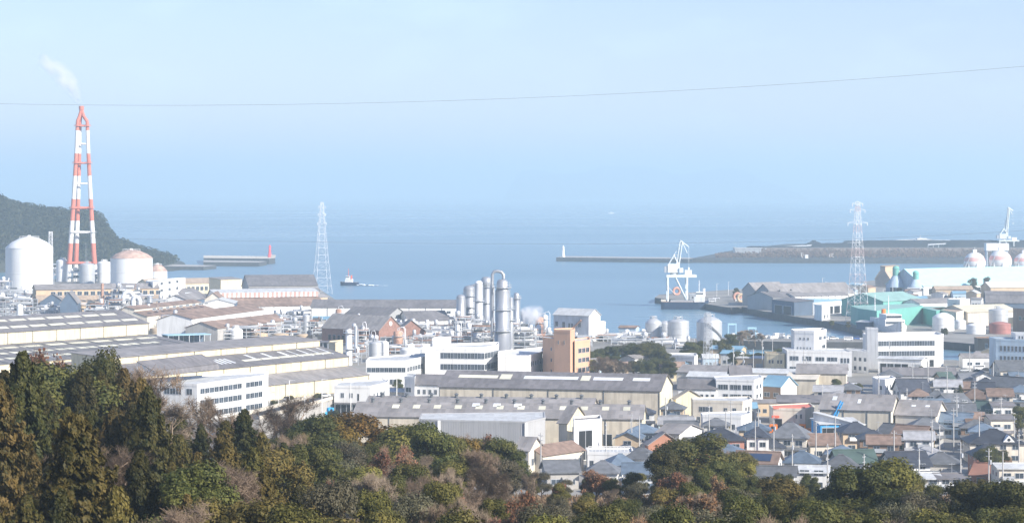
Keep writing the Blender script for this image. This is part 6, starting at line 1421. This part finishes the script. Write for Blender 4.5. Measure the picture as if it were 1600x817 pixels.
# ---------------------------------------------------------------- steam
def puff_material(nm, dens, scale, lo, hi):
    m = bpy.data.materials.new(nm); m.use_nodes = True; nt = m.node_tree; nt.nodes.clear()
    out = nt.nodes.new('ShaderNodeOutputMaterial'); v = nt.nodes.new('ShaderNodeVolumePrincipled'); v.inputs['Color'].default_value = (.998,.998,.998,1); v.inputs['Anisotropy'].default_value = .2
    tc = nt.nodes.new('ShaderNodeTexCoord'); ln = nt.nodes.new('ShaderNodeVectorMath'); ln.operation = 'LENGTH'; nt.links.new(tc.outputs['Object'], ln.inputs[0])
    fo = nt.nodes.new('ShaderNodeMapRange'); fo.interpolation_type = 'SMOOTHSTEP'; fo.inputs[1].default_value = .95; fo.inputs[2].default_value = .1; fo.inputs[3].default_value = 0; fo.inputs[4].default_value = 1; nt.links.new(ln.outputs['Value'], fo.inputs[0])
    geo = nt.nodes.new('ShaderNodeNewGeometry'); no = nt.nodes.new('ShaderNodeTexNoise'); no.inputs['Scale'].default_value = scale; no.inputs['Detail'].default_value = 4
    nt.links.new(geo.outputs['Position'], no.inputs['Vector']); mr = nt.nodes.new('ShaderNodeMapRange'); mr.inputs[1].default_value = lo; mr.inputs[2].default_value = hi; mr.inputs[3].default_value = 0; mr.inputs[4].default_value = dens
    nt.links.new(no.outputs[0], mr.inputs[0]); mu = nt.nodes.new('ShaderNodeMath'); mu.operation = 'MULTIPLY'; nt.links.new(mr.outputs[0], mu.inputs[0]); nt.links.new(fo.outputs[0], mu.inputs[1])
    nt.links.new(mu.outputs[0], v.inputs['Density']); nt.links.new(v.outputs[0], out.inputs['Volume']); return m
def plume(label, pts, Y, dens, scale, lo=.38, hi=.62):
    k = F/Y; m = puff_material('steam', dens, scale, lo, hi)
    me = MB().lathe([(math.sin(math.pi*i/10)+1e-4*(i in (0,10)), -math.cos(math.pi*i/10)) for i in range(11)], 16).mesh('puff', [m])
    t = tag(obj('steam', None, None, ((pts[0][0]-800)/k, Y, CAMZ-(pts[0][1]-HZ)/k)), label, 'steam', kind='stuff')
    for x, y, r in pts: put(me, 'puff', t, ((x-pts[0][0])/k, 0, -(y-pts[0][1])/k), 0, (r/k, r/k, r/k*.95))
plume('white steam drifting up and left from the chimney mouth', [(123,160,7),(120,151,11),(116,142,14),(112,134,17),(107,127,19),(101,121,20),(96,114,20),(88,109,19),(80,103,18),(71,97,15),(66,92,12),(98,130,14)], 1795, .26, .17, .38, .68)
plume('white steam puff beside the slender silver column', [(817,485,6),(819,489,9),(823,486,11),(826,493,13),(831,488,15),(835,495,16),(829,502,12),(840,486,13),(822,498,10)], 1100, .62, .45, .34, .62)
# ---------------------------------------------------------------- labels: tell look-alikes apart by their order in the photo
bpy.context.view_layer.update()
ORD = lambda n: '%d%s' % (n, 'th' if 10 <= n % 100 <= 20 else {1:'st',2:'nd',3:'rd'}.get(n % 10, 'th'))
by = {}
for o in THINGS: by.setdefault(o['label'], []).append(o)
for lab, os_ in by.items():
    if len(os_) < 2: continue
    os_.sort(key=lambda o: o.location.x/max(1, o.location.y))
    for i, o in enumerate(os_): o['label'] = lab+(', the left one' if len(os_) == 2 and i == 0 else ', the right one' if len(os_) == 2 else ', %s from the left' % ORD(i+1))
HAZE = 0.0002
# ---------------------------------------------------------------- haze
hz = MB().box(-26000, 26000, -120, 42000, -5.5, 300).build('haze', None)
hm = bpy.data.materials.new('haze'); hm.use_nodes = True; hm.node_tree.nodes.clear()
ho = hm.node_tree.nodes.new('ShaderNodeOutputMaterial'); hv = hm.node_tree.nodes.new('ShaderNodeVolumePrincipled')
hv.inputs['Color'].default_value = (.63, .81, .91, 1); hv.inputs['Density'].default_value = HAZE; hv.inputs['Anisotropy'].default_value = .1
hm.node_tree.links.new(hv.outputs[0], ho.inputs['Volume'])
hz.data.materials.clear(); hz.data.materials.append(hm)
tag(hz, 'pale blue sea haze filling the air', 'haze', kind='stuff')
hz.visible_shadow = True
